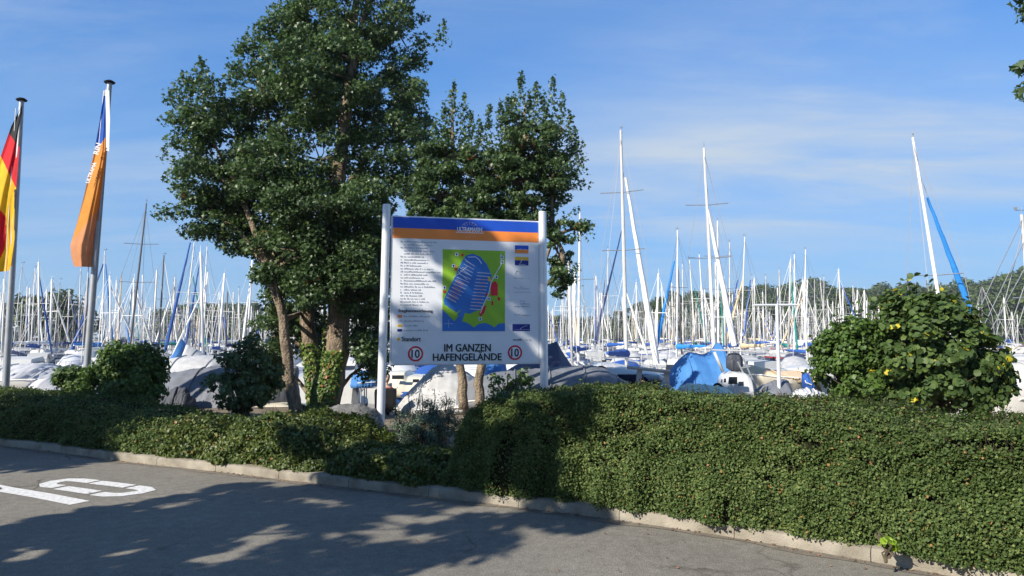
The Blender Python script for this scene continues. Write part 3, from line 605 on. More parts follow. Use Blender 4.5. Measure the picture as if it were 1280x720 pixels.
# tree standing close on the right, only its branch tips reach the frame
D3 = 5.6
tree('tree', 'tree at the right edge, only leafy branch tips in view',
     [([P(1650, 700, D3), P(1640, 400, D3), P(1600, 100, D3), P(1560, -200, D3)], [.16, .13, .1, .05])],
     [(1345, 0, 62, 45, D3), (1340, 88, 56, 34, D3), (1420, 40, 70, 80, D3), (1460, -80, 110, 80, D3), (1560, 60, 110, 110, D3), (1560, -100, 130, 90, D3)],
     9000, .085, M['leaf_tree'], 120, (.12, .24), seed=51, limbs=8)
def shade_tree(label, x, y, zs, rs, n_leaf, nclump, seed, clump=(.3, .6), size=.16, shift=None):
    """tree out of the frame, casting a shadow on the road or added to cut sky light; crown described by radii at heights"""
    rng = np.random.default_rng(seed); root = empty('tree', (x, y, 0), label=label, cat='tree')
    mb = MB(off=root.location); mb.path([(x, y, 0), (x + .05, y, zs[0]), (x, y + .05, zs[-1] * .8)], [.15, .12, .04], 8); mb.build('trunk', M['bark_dark'], root, smooth='all')
    z = rng.uniform(zs[0], zs[-1], nclump); rr = np.interp(z, zs, rs); an = rng.uniform(0, 2 * math.pi, nclump); q = np.sqrt(rng.random(nclump))
    C = np.stack([x + np.cos(an) * rr * q, y + np.sin(an) * rr * q, z], 1); cr = rng.uniform(*clump, nclump)
    if shift is not None: sh_ = np.interp(z, zs, shift); C[:, 0] += sh_ * TY; C[:, 1] -= sh_ * TX
    mb = MB(off=root.location)
    for c in C[:60]: mb.path([(x, y, max(zs[0], c[2] - .8)), tuple(c)], [.03, .008], 4)
    mb.build('branches', M['bark_dark'], root)
    ci = rng.choice(nclump, n_leaf, p=cr ** 2 / (cr ** 2).sum()); v = nrmz(rng.normal(size=(n_leaf, 3)))
    p_ = C[ci] + v * rng.random(n_leaf)[:, None] ** .42 * cr[ci][:, None] * np.array([1, 1, .6])
    me = leaves_mesh('leaves', p_, nrmz(v * .5 + rng.normal(size=(n_leaf, 3)) * .5 + np.array([0, 0, .5])), size * rng.uniform(.6, 1.2, n_leaf), M['leaf_tree'], np.clip(rng.normal(.45, .2, n_leaf), 0, .93), 'diamond', .7, off=root.location)
    link('crown', me, root)['kind'] = 'stuff'
def from_pa(p, a): return (a * TX + p * TY, a * TY - p * TX)
x_, y_ = from_pa(-6.25, -3.2)
shade_tree('street tree outside the frame whose crown shades the sign foot', x_, y_, [2.0, 3.2, 5, 6.2, 7.4, 8.8, 10], [1.0, 1.6, 1.85, 1.9, 2.2, 2.1, .7], 27000, 230, 61, (.2, .42), shift=[0, 0, 0, -.3, -1.3, -1.8, -2.0])
x_, y_ = from_pa(-12.3, -3.4)
shade_tree('low round street tree outside the frame beyond the first one', x_, y_, [1.6, 3, 5, 7], [1.0, 1.7, 1.6, .5], 24000, 150, 62)

shade_tree('broad unseen tree added behind the viewer to dim the sky light', 4.5, -9., [2.5, 4, 6, 9, 12], [2., 3.6, 4., 3.4, 1.], 12000, 110, 63, (.7, 1.2), .3)  # three unseen trees added behind the camera to darken the ambient light
shade_tree('second broad unseen tree added behind the viewer to dim the sky light', 12.5, -7., [2.5, 4, 6, 9, 12], [2., 3.6, 4., 3.4, 1.], 12000, 110, 64, (.7, 1.2), .3)
shade_tree('third broad unseen tree added behind the viewer to dim the sky light', -1.0, -17., [2.5, 4, 6, 9, 11], [2., 3.6, 4., 3.4, 1.], 12000, 110, 65, (.7, 1.2), .3)
# dry leaf litter along the kerb
rng = np.random.default_rng(81); q = rng.integers(0, len(kp), 2600); w_ = -np.abs(rng.normal(0, .035, 2600)) - .004; w_[:420] = -rng.random(420) ** 2 * 2.2
lp = np.stack([kp[q][:, 0] + KN[q][:, 0] * w_ + rng.normal(size=2600) * .03, kp[q][:, 1] + KN[q][:, 1] * w_, np.full(2600, .010)], 1)
M['litter'] = leafmat('dry_leaves', [(0, (.10, .045, .02)), (.6, (.24, .12, .06)), (1, (.36, .24, .12))], .1, .8)
o = link('leaf_litter', leaves_mesh('litter', lp, rng.normal(size=(2600, 3)) * .25 + np.array([0, 0, 1]), rng.uniform(.01, .028, 2600), M['litter'], rng.random(2600), 'diamond', .6)); tag(o, 'dry reddish leaf litter lying along the foot of the kerb', 'leaf litter', kind='stuff')

# ------------------------------------------------------------------ far trees
M['leaf_far'] = leafmat('far_leaves', [(0, (.035, .056, .020)), (.6, (.08, .115, .038)), (1, (.14, .175, .06))], .25, .7, .1)
def far_crown(seed, w, h, n=2600, nc=60, size=.7):
    rng = np.random.default_rng(seed)
    th = rng.uniform(0, 2 * math.pi, nc); zz_ = rng.random(nc); rr = np.sqrt(np.clip(1 - (zz_ * 1.8 - .8) ** 2, .05, 1)) * np.sqrt(rng.random(nc))
    C = np.stack([np.cos(th) * rr * w / 2, np.sin(th) * rr * w / 2, h * .12 + zz_ * h * .8], 1); cr = rng.uniform(.12, .2, nc) * w
    ci = rng.choice(nc, n); v = nrmz(rng.normal(size=(n, 3))); p_ = C[ci] + v * rng.random(n)[:, None] ** .33 * cr[ci][:, None]
    return leaves_mesh('far_crown', p_, nrmz(v * .7 + rng.normal(size=(n, 3)) * .4 + np.array([0, 0, .3])), size * rng.uniform(.6, 1.3, n), M['leaf_far'], np.clip(rng.normal(.5, .22, n) + rng.normal(0, .1, nc)[ci], 0, 1), 'diamond', .8)
crowns = [far_crown(100 + i, 9 + i % 3, 11 + 2 * (i % 4)) for i in range(6)]
mb = MB(); mb.path([(0, 0, -2.5), (0, 0, 3), (.1, 0, 7)], [.35, .28, .12], 7); trunk_me = mb.mesh('far_trunk', M['bark_dark'], 'all')
rng = np.random.default_rng(5)
def far_tree(x, y, z, s, k, label, group=None, rz=0.):
    r_ = empty('tree', (x, y, z), rz, label, 'tree', group); r_.scale = (s * 1.3, s * 1.3, s)
    link('trunk', trunk_me, r_); link('crown', crowns[k], r_)['kind'] = 'stuff'
# skyline of the wood on the right, from the photograph: (px, top py)
SKY = [(690, 398), (760, 392), (800, 380), (830, 368), (900, 366), (960, 358), (1010, 352), (1050, 362), (1090, 360), (1150, 358), (1200, 355), (1235, 350), (1262, 340), (1290, 334), (1340, 330), (1420, 326)]
sx = np.array([a for a, b in SKY], float); sy = np.array([b for a, b in SKY], float)
for d, n_, dz in ((235, 44, 0), (290, 48, 0), (350, 50, 0)):
    for q in range(n_):
        px = 700 + (1420 - 700) * (q + rng.uniform(-.3, .3)) / n_; py = np.interp(px, sx, sy) + {235: 20, 290: 8, 350: 0}[d] + rng.uniform(-3, 4)
        top = P(px, py, d); x = top.x; gz = {235: 1., 290: 5, 350: 9}[d]; hh = max(6, top.z - gz); k = int(rng.integers(6)); s = hh / (11 + 2 * (k % 4))
        s_ = min(s, 2.3); far_tree(x, d + rng.uniform(-12, 12), top.z - s_ * (11 + 2 * (k % 4)) * .97, s_, k, {235: 'broadleaf tree in the front row of the wooded shore behind the masts', 290: 'broadleaf tree in the middle row of the wooded shore behind the masts', 350: 'broadleaf tree in the back row on the skyline of the wooded shore'}[d], {235: 'front row of the wooded shore', 290: 'middle row of the wooded shore', 350: 'skyline row of the wooded shore'}[d], rng.uniform(0, 6))
for q, (px, py, w) in enumerate([(40, 372, 1.0), (66, 366, 1.1), (58, 385, .9), (28, 386, .7)]):
    top = P(px, py, 125); k = q; s = (top.z + 1.3) / (11 + 2 * (k % 4)); far_tree(top.x, 125 + q * 3, WZ + .3, s, k, 'willow-like tree of the clump behind the masts at the far left', 'willow clump at the far left', q * 1.3)
for q in range(16):
    px = 205 + q * 15 + rng.uniform(-5, 5); top = P(px, 385 + rng.uniform(-8, 6), 225); k = int(rng.integers(6)); s = (top.z + 1.3) / (11 + 2 * (k % 4)); far_tree(top.x, 225 + rng.uniform(-4, 4), WZ + .4, s, k, 'low tree on the far mole behind the masts, left side', 'low trees on the far mole', q * 1.1)
for q in range(22):
    px = 450 + q * 13 + rng.uniform(-5, 5); top = P(px, 395 + rng.uniform(-6, 6), 240); k = int(rng.integers(6)); s = (top.z + 1.3) / (11 + 2 * (k % 4)); far_tree(top.x, 245 + rng.uniform(-4, 4), WZ + .4, s, k, 'low tree on the far mole behind the masts, middle', 'low trees on the middle of the far mole', q * 1.1)
for q in range(3):
    top = P(-6 + q * 9 - 20, 392 + q, 190); far_tree(top.x, 190, WZ + .3, (top.z + 1.3) / 13., 1, 'low tree at the very left edge behind the masts', 'low trees at the left edge', q * 1.)

# ------------------------------------------------------------------ harbour sign
DL, DR = 11.2, 11.77
A_bl = P(489, 455, DL); A_tl = P(491, 271, DL); B_br = P(673, 454.5, DR); B_tr = P(673, 279, DR)
SO = A_bl.copy(); SU = Vector((B_br.x - A_bl.x, B_br.y - A_bl.y, 0)); SW = SU.length; SU.normalize(); SH = A_tl.z - A_bl.z
SN = Vector((SU.y, -SU.x, 0))                       # towards the road
def SP(u, v, k=0.): return SO + SU * (u * SW) + Vector((0, 0, (1 - v) * SH)) + SN * k       # u from the left, v from the top
sign = empty('harbour_sign', SP(.5, 1) - Vector((0, 0, SP(.5, 1).z - .12)), label='large white harbour information board on two round posts, with blue and orange header and map', cat='sign')
def sbox(name, u0, u1, v0, v1, m, k=.015, th=.003, parent=None):
    mb = MB(off=sign.location); mb.plate([SP(u0, v1, k), SP(u1, v1, k), SP(u1, v0, k), SP(u0, v0, k)], SN, th); return mb.build(name, m, parent or sign)
mb = MB(off=sign.location); mb.plate([SP(0, 1, -.03), SP(1, 1, -.03), SP(1, 0, -.03), SP(0, 0, -.03)], SN, .045); panel = mb.build('panel', M['signwhite'], sign)
mb = MB(off=sign.location)
for a, b in (((-.006, -.004), (1.006, -.004)), ((-.006, 1.004), (1.006, 1.004)), ((-.006, -.006), (-.006, 1.006)), ((1.006, -.006), (1.006, 1.006))):
    mb.path([SP(*a, 0.0), SP(*b, 0.0)], .014, 6)
mb.build('edge_frame', M['alu'], sign)
for (t_, b_, d, du) in (((483.5, 257), (475, 548), DL - .02, -.0), ((678, 266), (680.5, 506), DR, 0)):
    a, b = P(t_[0], t_[1], d), P(b_[0], b_[1], d); b = b + (b - a).normalized() * max(0, (b.z - .05))
    mb = MB(off=sign.location); mb.path([b, a], .0625, 20); mb.path([a, a + Vector((0, 0, .018))], [.065, .06], 20); mb.build('post', M['alu'], sign, smooth=True)
for u, v in ((-.012, .12), (-.012, .5), (-.012, .88), (1.008, .12), (1.008, .5), (1.008, .88)):
    mb = MB(off=sign.location); mb.box(SP(u, v, -.01), (.05, .04, .06), math.atan2(SU.y, SU.x)); mb.build('bracket', M['steel'], sign)
sbox('header_stripe', .002, .998, .0, .075, M['print_blue'])['label'] = 'blue header stripe'
sbox('header_stripe', .002, .998, .0755, .145, M['print_orange'])['label'] = 'orange header stripe'
ROTS = Matrix((SU, Vector((0, 0, 1)), SN)).transposed().to_4x4()
def textmesh(body, size, sx=1., bold=0.):
    c = bpy.data.curves.new('t', 'FONT'); c.body = body; c.size = size; c.align_x = 'CENTER'; c.align_y = 'CENTER'; c.extrude = .0008; c.offset = bold; c.resolution_u = 3
    o = bpy.data.objects.new('t', c); COL.objects.link(o); bpy.context.view_layer.update()
    me = bpy.data.meshes.new_from_object(o.evaluated_get(bpy.context.evaluated_depsgraph_get())); bpy.data.objects.remove(o)
    co_ = np.zeros(len(me.vertices) * 3); me.vertices.foreach_get('co', co_); co_ = co_.reshape(-1, 3)
    return me, co_
def stext(body, uc, vc, wid, hei, m, k=.022, parent=None, name='lettering', bold=0.):
    """text fitted to width wid and height hei (fractions of the board)"""
    me, cc = textmesh(body, .2); lo, hi = cc.min(0), cc.max(0); c_ = (lo + hi) / 2
    fx = wid * SW / (hi[0] - lo[0]); fy = hei * SH / (hi[1] - lo[1]); q = (cc - c_) * np.array([fx, fy, 1])
    w = np.array(SP(uc, vc, k) - sign.location) + q[:, :1] * np.array(SU) + q[:, 1:2] * np.array([0, 0, 1.]) + q[:, 2:] * np.array(SN)
    if not bold:
        me.vertices.foreach_set('co', w.reshape(-1)); me.materials.clear(); me.materials.append(m); me.update()
        return link(name, me, parent or sign)
    mb = MB(); fl_ = [tuple(p_.vertices) for p_ in me.polygons]      # heavier strokes: the letters repeated a hair apart
    for q_, (dx_, dz_) in enumerate(((-1, 0), (0, .7), (1, 0), (0, -.7))): mb.add([tuple(v_ + np.array(SU) * dx_ * bold + np.array([0, 0, dz_ * bold]) + np.array(SN) * .0003 * q_) for v_ in w], fl_)
    bpy.data.meshes.remove(me); return mb.build(name, m, parent or sign)
stext('ULTRAMARIN', .515, .070, .17, .030, M['print_white'], k=.0245, bold=.0018)
mb = MB(off=sign.location)
for k in range(14):
    x0 = .425 + k * .0135; mb.plate([SP(x0, .096, .0215), SP(x0 + .009, .096, .0215), SP(x0 + .009, .088, .0215), SP(x0, .088, .0215)], SN, .001)
mb.build('small_print', M['print_white'], sign)
mb = MB(off=sign.location)     # rayed arch emblem over both stripes
pts = [SP(.515 + .055 * math.cos(R(a)), .062 - .045 * math.sin(R(a)), .02) for a in range(0, 181, 12)]; mb.path(pts, .0018, 4)
for a in (40, 65, 90, 115, 140): mb.path([SP(.515 + .055 * math.cos(R(a)), .062 - .045 * math.sin(R(a)), .02), SP(.515 + .03 * math.cos(R(a)), .062 - .024 * math.sin(R(a)), .02)], .0025, 4)
for a in (-150, -120, -90, -60, -30): mb.path([SP(.515 + .05 * math.cos(R(a)), .098 - .034 * math.sin(R(a)), .02), SP(.515 + .035 * math.cos(R(a)), .098 - .022 * math.sin(R(a)), .02)], .002, 4)
mb.build('emblem', M['print_lav'], sign)
rs = random.Random(3)
def textline(u0, u1, v, h, m, name='small_print', mbx=None):
    mb = mbx or MB(off=sign.location); x = u0
    while x < u1:
        w = rs.uniform(.004, .0075); hh = h * rs.choice((.6, .62, .65, 1.)); mb.plate([SP(x, v + h / 2, .0185), SP(x + w, v + h / 2, .0185), SP(x + w, v + h / 2 - hh, .0185), SP(x, v + h / 2 - hh, .0185)], SN, .001)
        x += w + .003 + (.006 if rs.random() < .16 else 0)
    return mb
lens = [.22, .19, .16, .20, .18, .13, .16, .16, .11, .19, .24, .15, .13, .21, .16, .20, .11, .12, .12, .13, .16, .12]
mb = MB(off=sign.location)
for q, Lw in enumerate(lens):
    v = .168 + q * .0205; textline(.075, .075 + Lw, v, .0095, None, mbx=mb)
    if q not in (1, 3, 4): textline(.052, .062, v, .0095, None, mbx=mb)
mb.build('directory_text', M['print_grey'], sign)
stext('Stegkennzeichnung', .155, .643, .225, .026, M['print_black'], bold=.0012)
for q, (mm, Lw) in enumerate(((M['print_orange'], .17), (M['print_lav'], .13), (M['print_yellow'], .09), (M['print_navy'], .16))):
    v = .678 + q * .0315; sbox('legend_swatch', .037, .068, v - .008, v + .009, mm); textline(.078, .078 + Lw, v, .011, None).build('small_print', M['print_grey'], sign)
def disc(u, v, r, m, name, k, parent=None, r_in=0.):
    mb = MB(off=sign.location); n = 32
    if r_in:
        rings = []
        for kk, rr in ((k, r_in), (k + .003, r_in), (k + .003, r), (k, r)): rings.append([SP(u, v, kk) + SU * (rr * math.cos(2 * math.pi * i / n)) + Vector((0, 0, rr * math.sin(2 * math.pi * i / n))) for i in range(n)])
        mb.loft(rings, cap=False)
    else: mb.plate([SP(u, v, k) + SU * (r * math.cos(2 * math.pi * i / n)) + Vector((0, 0, r * math.sin(2 * math.pi * i / n))) for i in range(n)], SN, .003)
    return mb.build(name, m, parent or sign)
disc(.045, .833, .024, M['print_yellow'], 'location_dot', .0155)
stext('Standort', .128, .832, .125, .030, M['print_black'], bold=.0018)
for u, v in ((.157, .932), (.832, .928)):
    d_ = disc(u, v, .112, M['print_white'], 'speed_limit_disc', .0155); d_.name = 'speed_limit'; disc(u, v, .116, M['print_red'], 'red_ring', .019, d_, r_in=.090)
    stext('10', u, v, .052, .055, M['print_black'], .023, d_, 'lettering', .003)
stext('IM GANZEN', .505, .893, .315, .052, M['print_black'], bold=.0035)
stext('HAFENGELÄNDE', .505, .951, .465, .060, M['print_black'], bold=.0035)
# harbour map
U0, U1, V0, V1 = .333, .762, .213, .778
mp_ = sbox('map', U0, U1, V0, V1, M['print_green'])
def MU(x, y): return (U0 + (U1 - U0) * x, V0 + (V1 - V0) * y)
def mpoly(name, pts, m, k):
    mb = MB(off=sign.location); mb.plate([SP(*MU(x, y), k) for x, y in pts][::-1], SN, .0015); return mb.build(name, m, mp_)
mpoly('basin', [(.02, .62), (.06, .55), (.20, .33), (.30, .15), (.37, .07), (.48, .045), (.60, .08), (.70, .17), (.78, .30), (.77, .45), (.71, .60), (.60, .73), (.42, .79), (.34, .77), (.28, .84), (.20, .76), (.03, .68)], M['print_water'], .019)
mpoly('lake', [(0, .74), (.06, .78), (.12, .83), (.19, .88), (.27, .80), (.36, .76), (.31, .88), (.40, .90), (.50, .955), (.58, .91), (.68, .90), (.76, .92), (.83, .955), (.89, .91), (1., .90), (1, 1), (0, 1)], M['print_water'], .0193)
mpoly('breakwater', [(.0, .665), (.08, .70), (.14, .755), (.19, .79), (.30, .735), (.23, .80), (.19, .86), (.13, .80), (.06, .755), (0, .735)], M['print_green'], .0218)
mb = MB(off=sign.location)
for q in range(12):
    t = q / 11; x0 = .36 - .30 * t; y0 = .13 + .45 * t
    w = .15 + .05 * math.sin(t * 3); mb.plate([SP(*MU(x0, y0 + .010), .0222), SP(*MU(x0 + w, y0 + .075), .0222), SP(*MU(x0 + w, y0 + .065), .0222), SP(*MU(x0, y0), .0222)], SN, .001)
mb.build('jetty_lines', M['print_lav'], mp_)
mb = MB(off=sign.location)
for q in range(12):
    t = q / 11; x0 = .55 - .12 * t; y0 = .27 + .45 * t; w = .22 - .04 * t
    mb.plate([SP(*MU(x0, y0 + .012), .0222), SP(*MU(x0 + w, y0 + .022), .0222), SP(*MU(x0 + w, y0 + .012), .0222), SP(*MU(x0, y0 + .002), .0222)], SN, .001)
mb.build('jetty_lines', M['print_lav'], mp_)
mb = MB(off=sign.location)
for q in range(9):
    t = q / 8; x0 = .22 - .13 * t + .12; y0 = .40 + .22 * t; mb.path([SP(*MU(x0 - .12, y0 - .035), .0236), SP(*MU(x0, y0 + .02), .0236)], .0032, 4)
for q in range(9):
    t = q / 8; x0 = .60 - .10 * t; y0 = .36 + .33 * t; mb.path([SP(*MU(x0, y0), .0236), SP(*MU(x0 + .1, y0 + .006), .0236)], .0028, 4)
mb.build('jetty_lines', M['print_orange'], mp_)
mb = MB(off=sign.location); mb.path([SP(*MU(.17, .35), .0236), SP(*MU(.40, .20), .0236)], .004, 4)
for a in ((.27, .22, .43, .31), (.24, .27, .39, .37), (.34, .11, .46, .18)): mb.path([SP(*MU(a[0], a[1]), .0236), SP(*MU(a[2], a[3]), .0236)], .004, 4)
mb.path([SP(*MU(x, y), .0236) for x, y in ((.40, .09), (.52, .085), (.58, .12), (.62, .17))], .006, 4); mb.path([SP(*MU(x, y), .021) for x, y in ((.93, .03), (.94, .17), (.84, .30), (.77, .40), (.74, .52), (.66, .66), (.6, .78))], .007, 4)
mb.build('quay_lines', M['print_white'], mp_)
mpoly('building', [(.79, .40), (.84, .38), (.88, .42), (.88, .56), (.77, .56), (.77, .44)], M['print_red'], .0215)
for a in ((.64, .70, .70, .68, .66, .78, .60, .82, .58, .78), (.88, .58, .92, .58, .92, .62, .88, .62), (.78, .63, .81, .63, .81, .68, .78, .68)): mpoly('building', [(a[i], a[i + 1]) for i in range(0, len(a), 2)], M['print_red'], .0215)
for x, y, mm in ((.31, .065, 'print_red'), (.215, .21, 'print_yellow'), (.21, .245, 'print_red'), (.74, .34, 'print_yellow'), (.03, .52, 'print_red'), (.70, .55, 'print_red'), (.75, .37, 'print_yellow')):
    mpoly('map_symbol', [(x - .02, y - .014), (x + .02, y - .014), (x + .02, y + .014), (x - .02, y + .014)], M[mm], .0238)
for x, y in ((.22, .06), (.17, .20), (.95, .08), (.95, .14), (.03, .47), (.60, .85), (.74, .60), (.86, .33)):
    mpoly('map_symbol', [(x - .025, y - .02), (x + .025, y - .02), (x + .025, y + .02), (x - .025, y + .02)], M['print_white'], .0215); mpoly('map_symbol', [(x - .012, y - .012), (x + .012, y - .012), (x + .012, y + .012), (x - .012, y + .012)], M['print_navy'], .024)
mb = MB(off=sign.location); mb.path([SP(*MU(.03, .91), .022), SP(*MU(.17, .91), .022)], .002, 4); mb.path([SP(*MU(.1, .86), .022), SP(*MU(.1, .96), .022)], .002, 4); mb.build('compass', M['print_lav'], mp_)
# logo column
sbox('logo', .832, .928, .170, .200, M['print_blue']); sbox('logo', .832, .928, .2005, .226, M['print_orange'])
sbox('logo', .832, .928, .252, .276, M['print_yellow']); sbox('logo', .832, .928, .2765, .312, M['print_navy'])
mb = MB(off=sign.location); mb.path([SP(.87, .295, .02), SP(.885, .268, .02), (SP(.89, .27, .02))], .004, 4); textline(.85, .91, .197, .006, None, mbx=mb); textline(.86, .90, .304, .005, None, mbx=mb); mb.build('small_print', M['print_white'], sign)
mb = MB(off=sign.location); mb.path([SP(.845 + .02 * math.cos(R(a)) + .01, .368 - .016 * math.sin(R(a)), .0185) for a in range(60, 260, 20)], .003, 4)
for u0, u1, v, h in ((.865, .885, .368, .008), (.825, .94, .405, .004), (.825, .94, .502, .005), (.87, .91, .565, .007), (.87, .94, .584, .009), (.825, .86, .604, .008), (.875, .935, .602, .009), (.83, .865, .66, .010), (.88, .94, .664, .010)): textline(u0, u1, v, h, None, mbx=mb)
mb.path([SP(.82 + .0095 * i, .476 + (.008 if i % 2 else -.004) - (.016 if i in (1, 6) else 0), .0185) for i in range(13)], .0025, 4)
mb.build('small_print', M['print_grey'], sign)
lg = sbox('logo', .815, .938, .728, .777, M['print_navy']); mb = MB(off=sign.location); mb.path([SP(.87, .76, .02), SP(.90, .742, .02), SP(.92, .74, .02)], .003, 4); textline(.83, .925, .766, .004, None, mbx=mb); mb.build('small_print', M['print_lav'], sign)
mb = MB(off=sign.location); textline(.818, .872, .837, .013, None, mbx=mb); mb.build('small_print', M['print_black'], sign); textline(.876, .94, .837, .010, None).build('small_print', M['print_grey'], sign)

# ------------------------------------------------------------------ flagpoles and flags
def flagpole(tp, bp, d, label):
    a, b = P(*tp, d), P(*bp, d); b = b + (b - a).normalized() * max(0, (b.z - .05) * 1.02)
    root = empty('flagpole', b, label=label, cat='flagpole')
    mb = MB(off=b); mb.path([b, b.lerp(a, .5), a], [.062, .054, .042], 16); mb.build('pole', M['steel'], root, smooth=True)
    mb = MB(off=b); mb.path([a, a + Vector((0, 0, .02)), a + Vector((0, 0, .05))], [.085, .095, .05], 14); mb.build('finial_cap', M['black'], root, smooth=True)
    ax = (a - b).normalized(); q0 = b + ax * 1.1 + Vector((-.075, -.05, 0)); q1 = a - ax * .15 + Vector((-.07, -.04, 0))
    mb = MB(off=b); mb.path([q0, q0.lerp(q1, .5) + Vector((-.015, 0, 0)), q1], .007, 5); mb.build('halyard', M['s_white'], root)
    return root
flagpole((27, 126), (5, 520), 13.3, 'leftmost tall steel flagpole, carrying the black, red and gold flag')
flagpole((137, 104), (104, 516), 13.0, 'steel flagpole with a black cap, carrying the orange flag')
mb = MB(); a, b = P(131.5, 112, 12.93), P(137, 190, 12.93)
def cloth(name, left, right, d, colour_fn, mats, label, amp=.10, nu=46, nv=150, waves=2.2, parent=None, off=None, tw=0.):
    """hanging cloth; left and right edges as pixel polylines (x by y)"""
    y0, y1 = left[0][1], left[-1][1]; ys = np.linspace(0, 1, nv); vs = []; fs = []; ms = []; o = off or P(left[0][0], left[0][1], d)
    L = np.array(left, float); Rr = np.array(right, float); tl = np.linspace(0, 1, len(L))
    sl_ = np.concatenate([[0], np.cumsum(np.linalg.norm(np.diff(L, axis=0), axis=1))]); sl_ /= sl_[-1]; sr = np.concatenate([[0], np.cumsum(np.linalg.norm(np.diff(Rr, axis=0), axis=1))]); sr /= sr[-1]
    pxs = []
    for j, t in enumerate(ys):
        lx, ly = np.interp(t, sl_, L[:, 0]), np.interp(t, sl_, L[:, 1]); rx, ry = np.interp(t, sr, Rr[:, 0]), np.interp(t, sr, Rr[:, 1])
        for i in range(nu + 1):
            u = i / nu; x = lx + (rx - lx) * u; y = ly + (ry - ly) * u
            w = amp * (.25 + .75 * t) * (math.sin(u * math.pi * 2 * waves + 2.1 * t + tw * t) * .6 + .5 * math.sin(u * math.pi * 1.0 + 4 * t) + .12 * math.sin(u * 23 + t * 9))
            vs.append(P(x, y, d + w)); pxs.append((x, y))
    for j in range(nv - 1):
        for i in range(nu):
            a_ = j * (nu + 1) + i; fs.append((a_, a_ + 1, a_ + nu + 2, a_ + nu + 1)); ms.append(colour_fn((i + .5) / nu, (j + .5) / (nv - 1), *pxs[a_]))
    mb = MB(off=o); mb.add(vs, fs); mb.m = ms
    return mb, o
def col_de(u, t, x, y):
    # pixel regions of the hanging black-red-gold cloth
    if y < 183 and x > 12 and (y - 167) < (x - 12) * 16 / 11.: return 0
    if x > 17.5 and y > 236: return 0
    if x > 8 and y > 318 and x > 26 - (y - 300) * .25 - 2: return 0
    bl = 197 + (x - 2) * 36 / 17.
    if y < bl: return 1
    if x < 7 - max(0, (y - 300)) * .12 and 262 + x * 1.2 < y < 322 - x * 2: return 1
    return 2
mb, o = cloth('flag', [(27, 132), (14, 158), (2, 192), (-14, 235), (-26, 290), (-34, 345)], [(28, 132), (25, 175), (21, 225), (19, 250), (18, 300), (13, 338)], 13.25, col_de, None, '', amp=.09, nu=60, nv=190, waves=1.3)
fl = mb.build('german_flag', [M['flag_black'], M['flag_red'], M['flag_gold']], smooth='all'); fl.location = o; tag(fl, 'black, red and gold flag hanging from the leftmost pole', 'flag')
def col_or(u, t, x, y):
    by = 186 + (x - 104) * -.15
    if y < 119: return 2
    if y < 178 + (127 - x) * 1.5: return 0
    ld = 302 - (x - 88) * 37 / 30.
    if y > ld + 1.5: return 3
    return 1
mb, o = cloth('flag', [(130.5, 113), (124, 155), (116.5, 195), (105, 245), (96, 280), (88, 306), (89, 320), (92.5, 333)], [(134, 113), (132.5, 150), (133.5, 188), (129, 222), (124, 262), (121, 300), (118, 334)], 12.92, col_or, None, '', amp=.10, waves=1.0, nu=44, nv=200)
fl = mb.build('orange_banner', [M['flag_blue'], M['flag_orange'], M['flag_white'], M['flag_pink']], smooth='all'); fl.location = o; tag(fl, 'furled orange and blue banner with white lettering hanging from the second flagpole', 'flag')
mb2 = MB(off=o); q = [P(132, 113, 12.9), P(135.5, 113, 12.9)]; mb2.loft([[P(131.5, 112, 12.88), P(136.5, 113, 12.88)], [P(132.5, 150, 12.87), P(137.5, 150, 12.87)], [P(132.5, 188, 12.86), P(136.3, 189, 12.86)]], closed=False, cap=False); mb2.build('white_sleeve', M['flag_white'], fl)
# lettering along the blue edge of the banner, reading upwards
def flagtext(body, x, y, ang, size, m, d=12.74):
    me, cc = textmesh(body, size, bold=.004); o_ = P(x, y, d) ; ca, sa = math.cos(R(ang)), math.sin(R(ang))
    w = np.array([[c[0] * ca - c[1] * sa, c[2], c[0] * sa + c[1] * ca] for c in cc]) + np.array(o_ - o)
    me.vertices.foreach_set('co', w.reshape(-1)); me.materials.clear(); me.materials.append(m); me.update(); link('lettering', me, fl)
flagtext('RIN', 122, 186, 76, .13, M['flag_white'], 12.8); flagtext('ULTRAMA', 114, 216, 72, .085, M['flag_white'], 12.8)

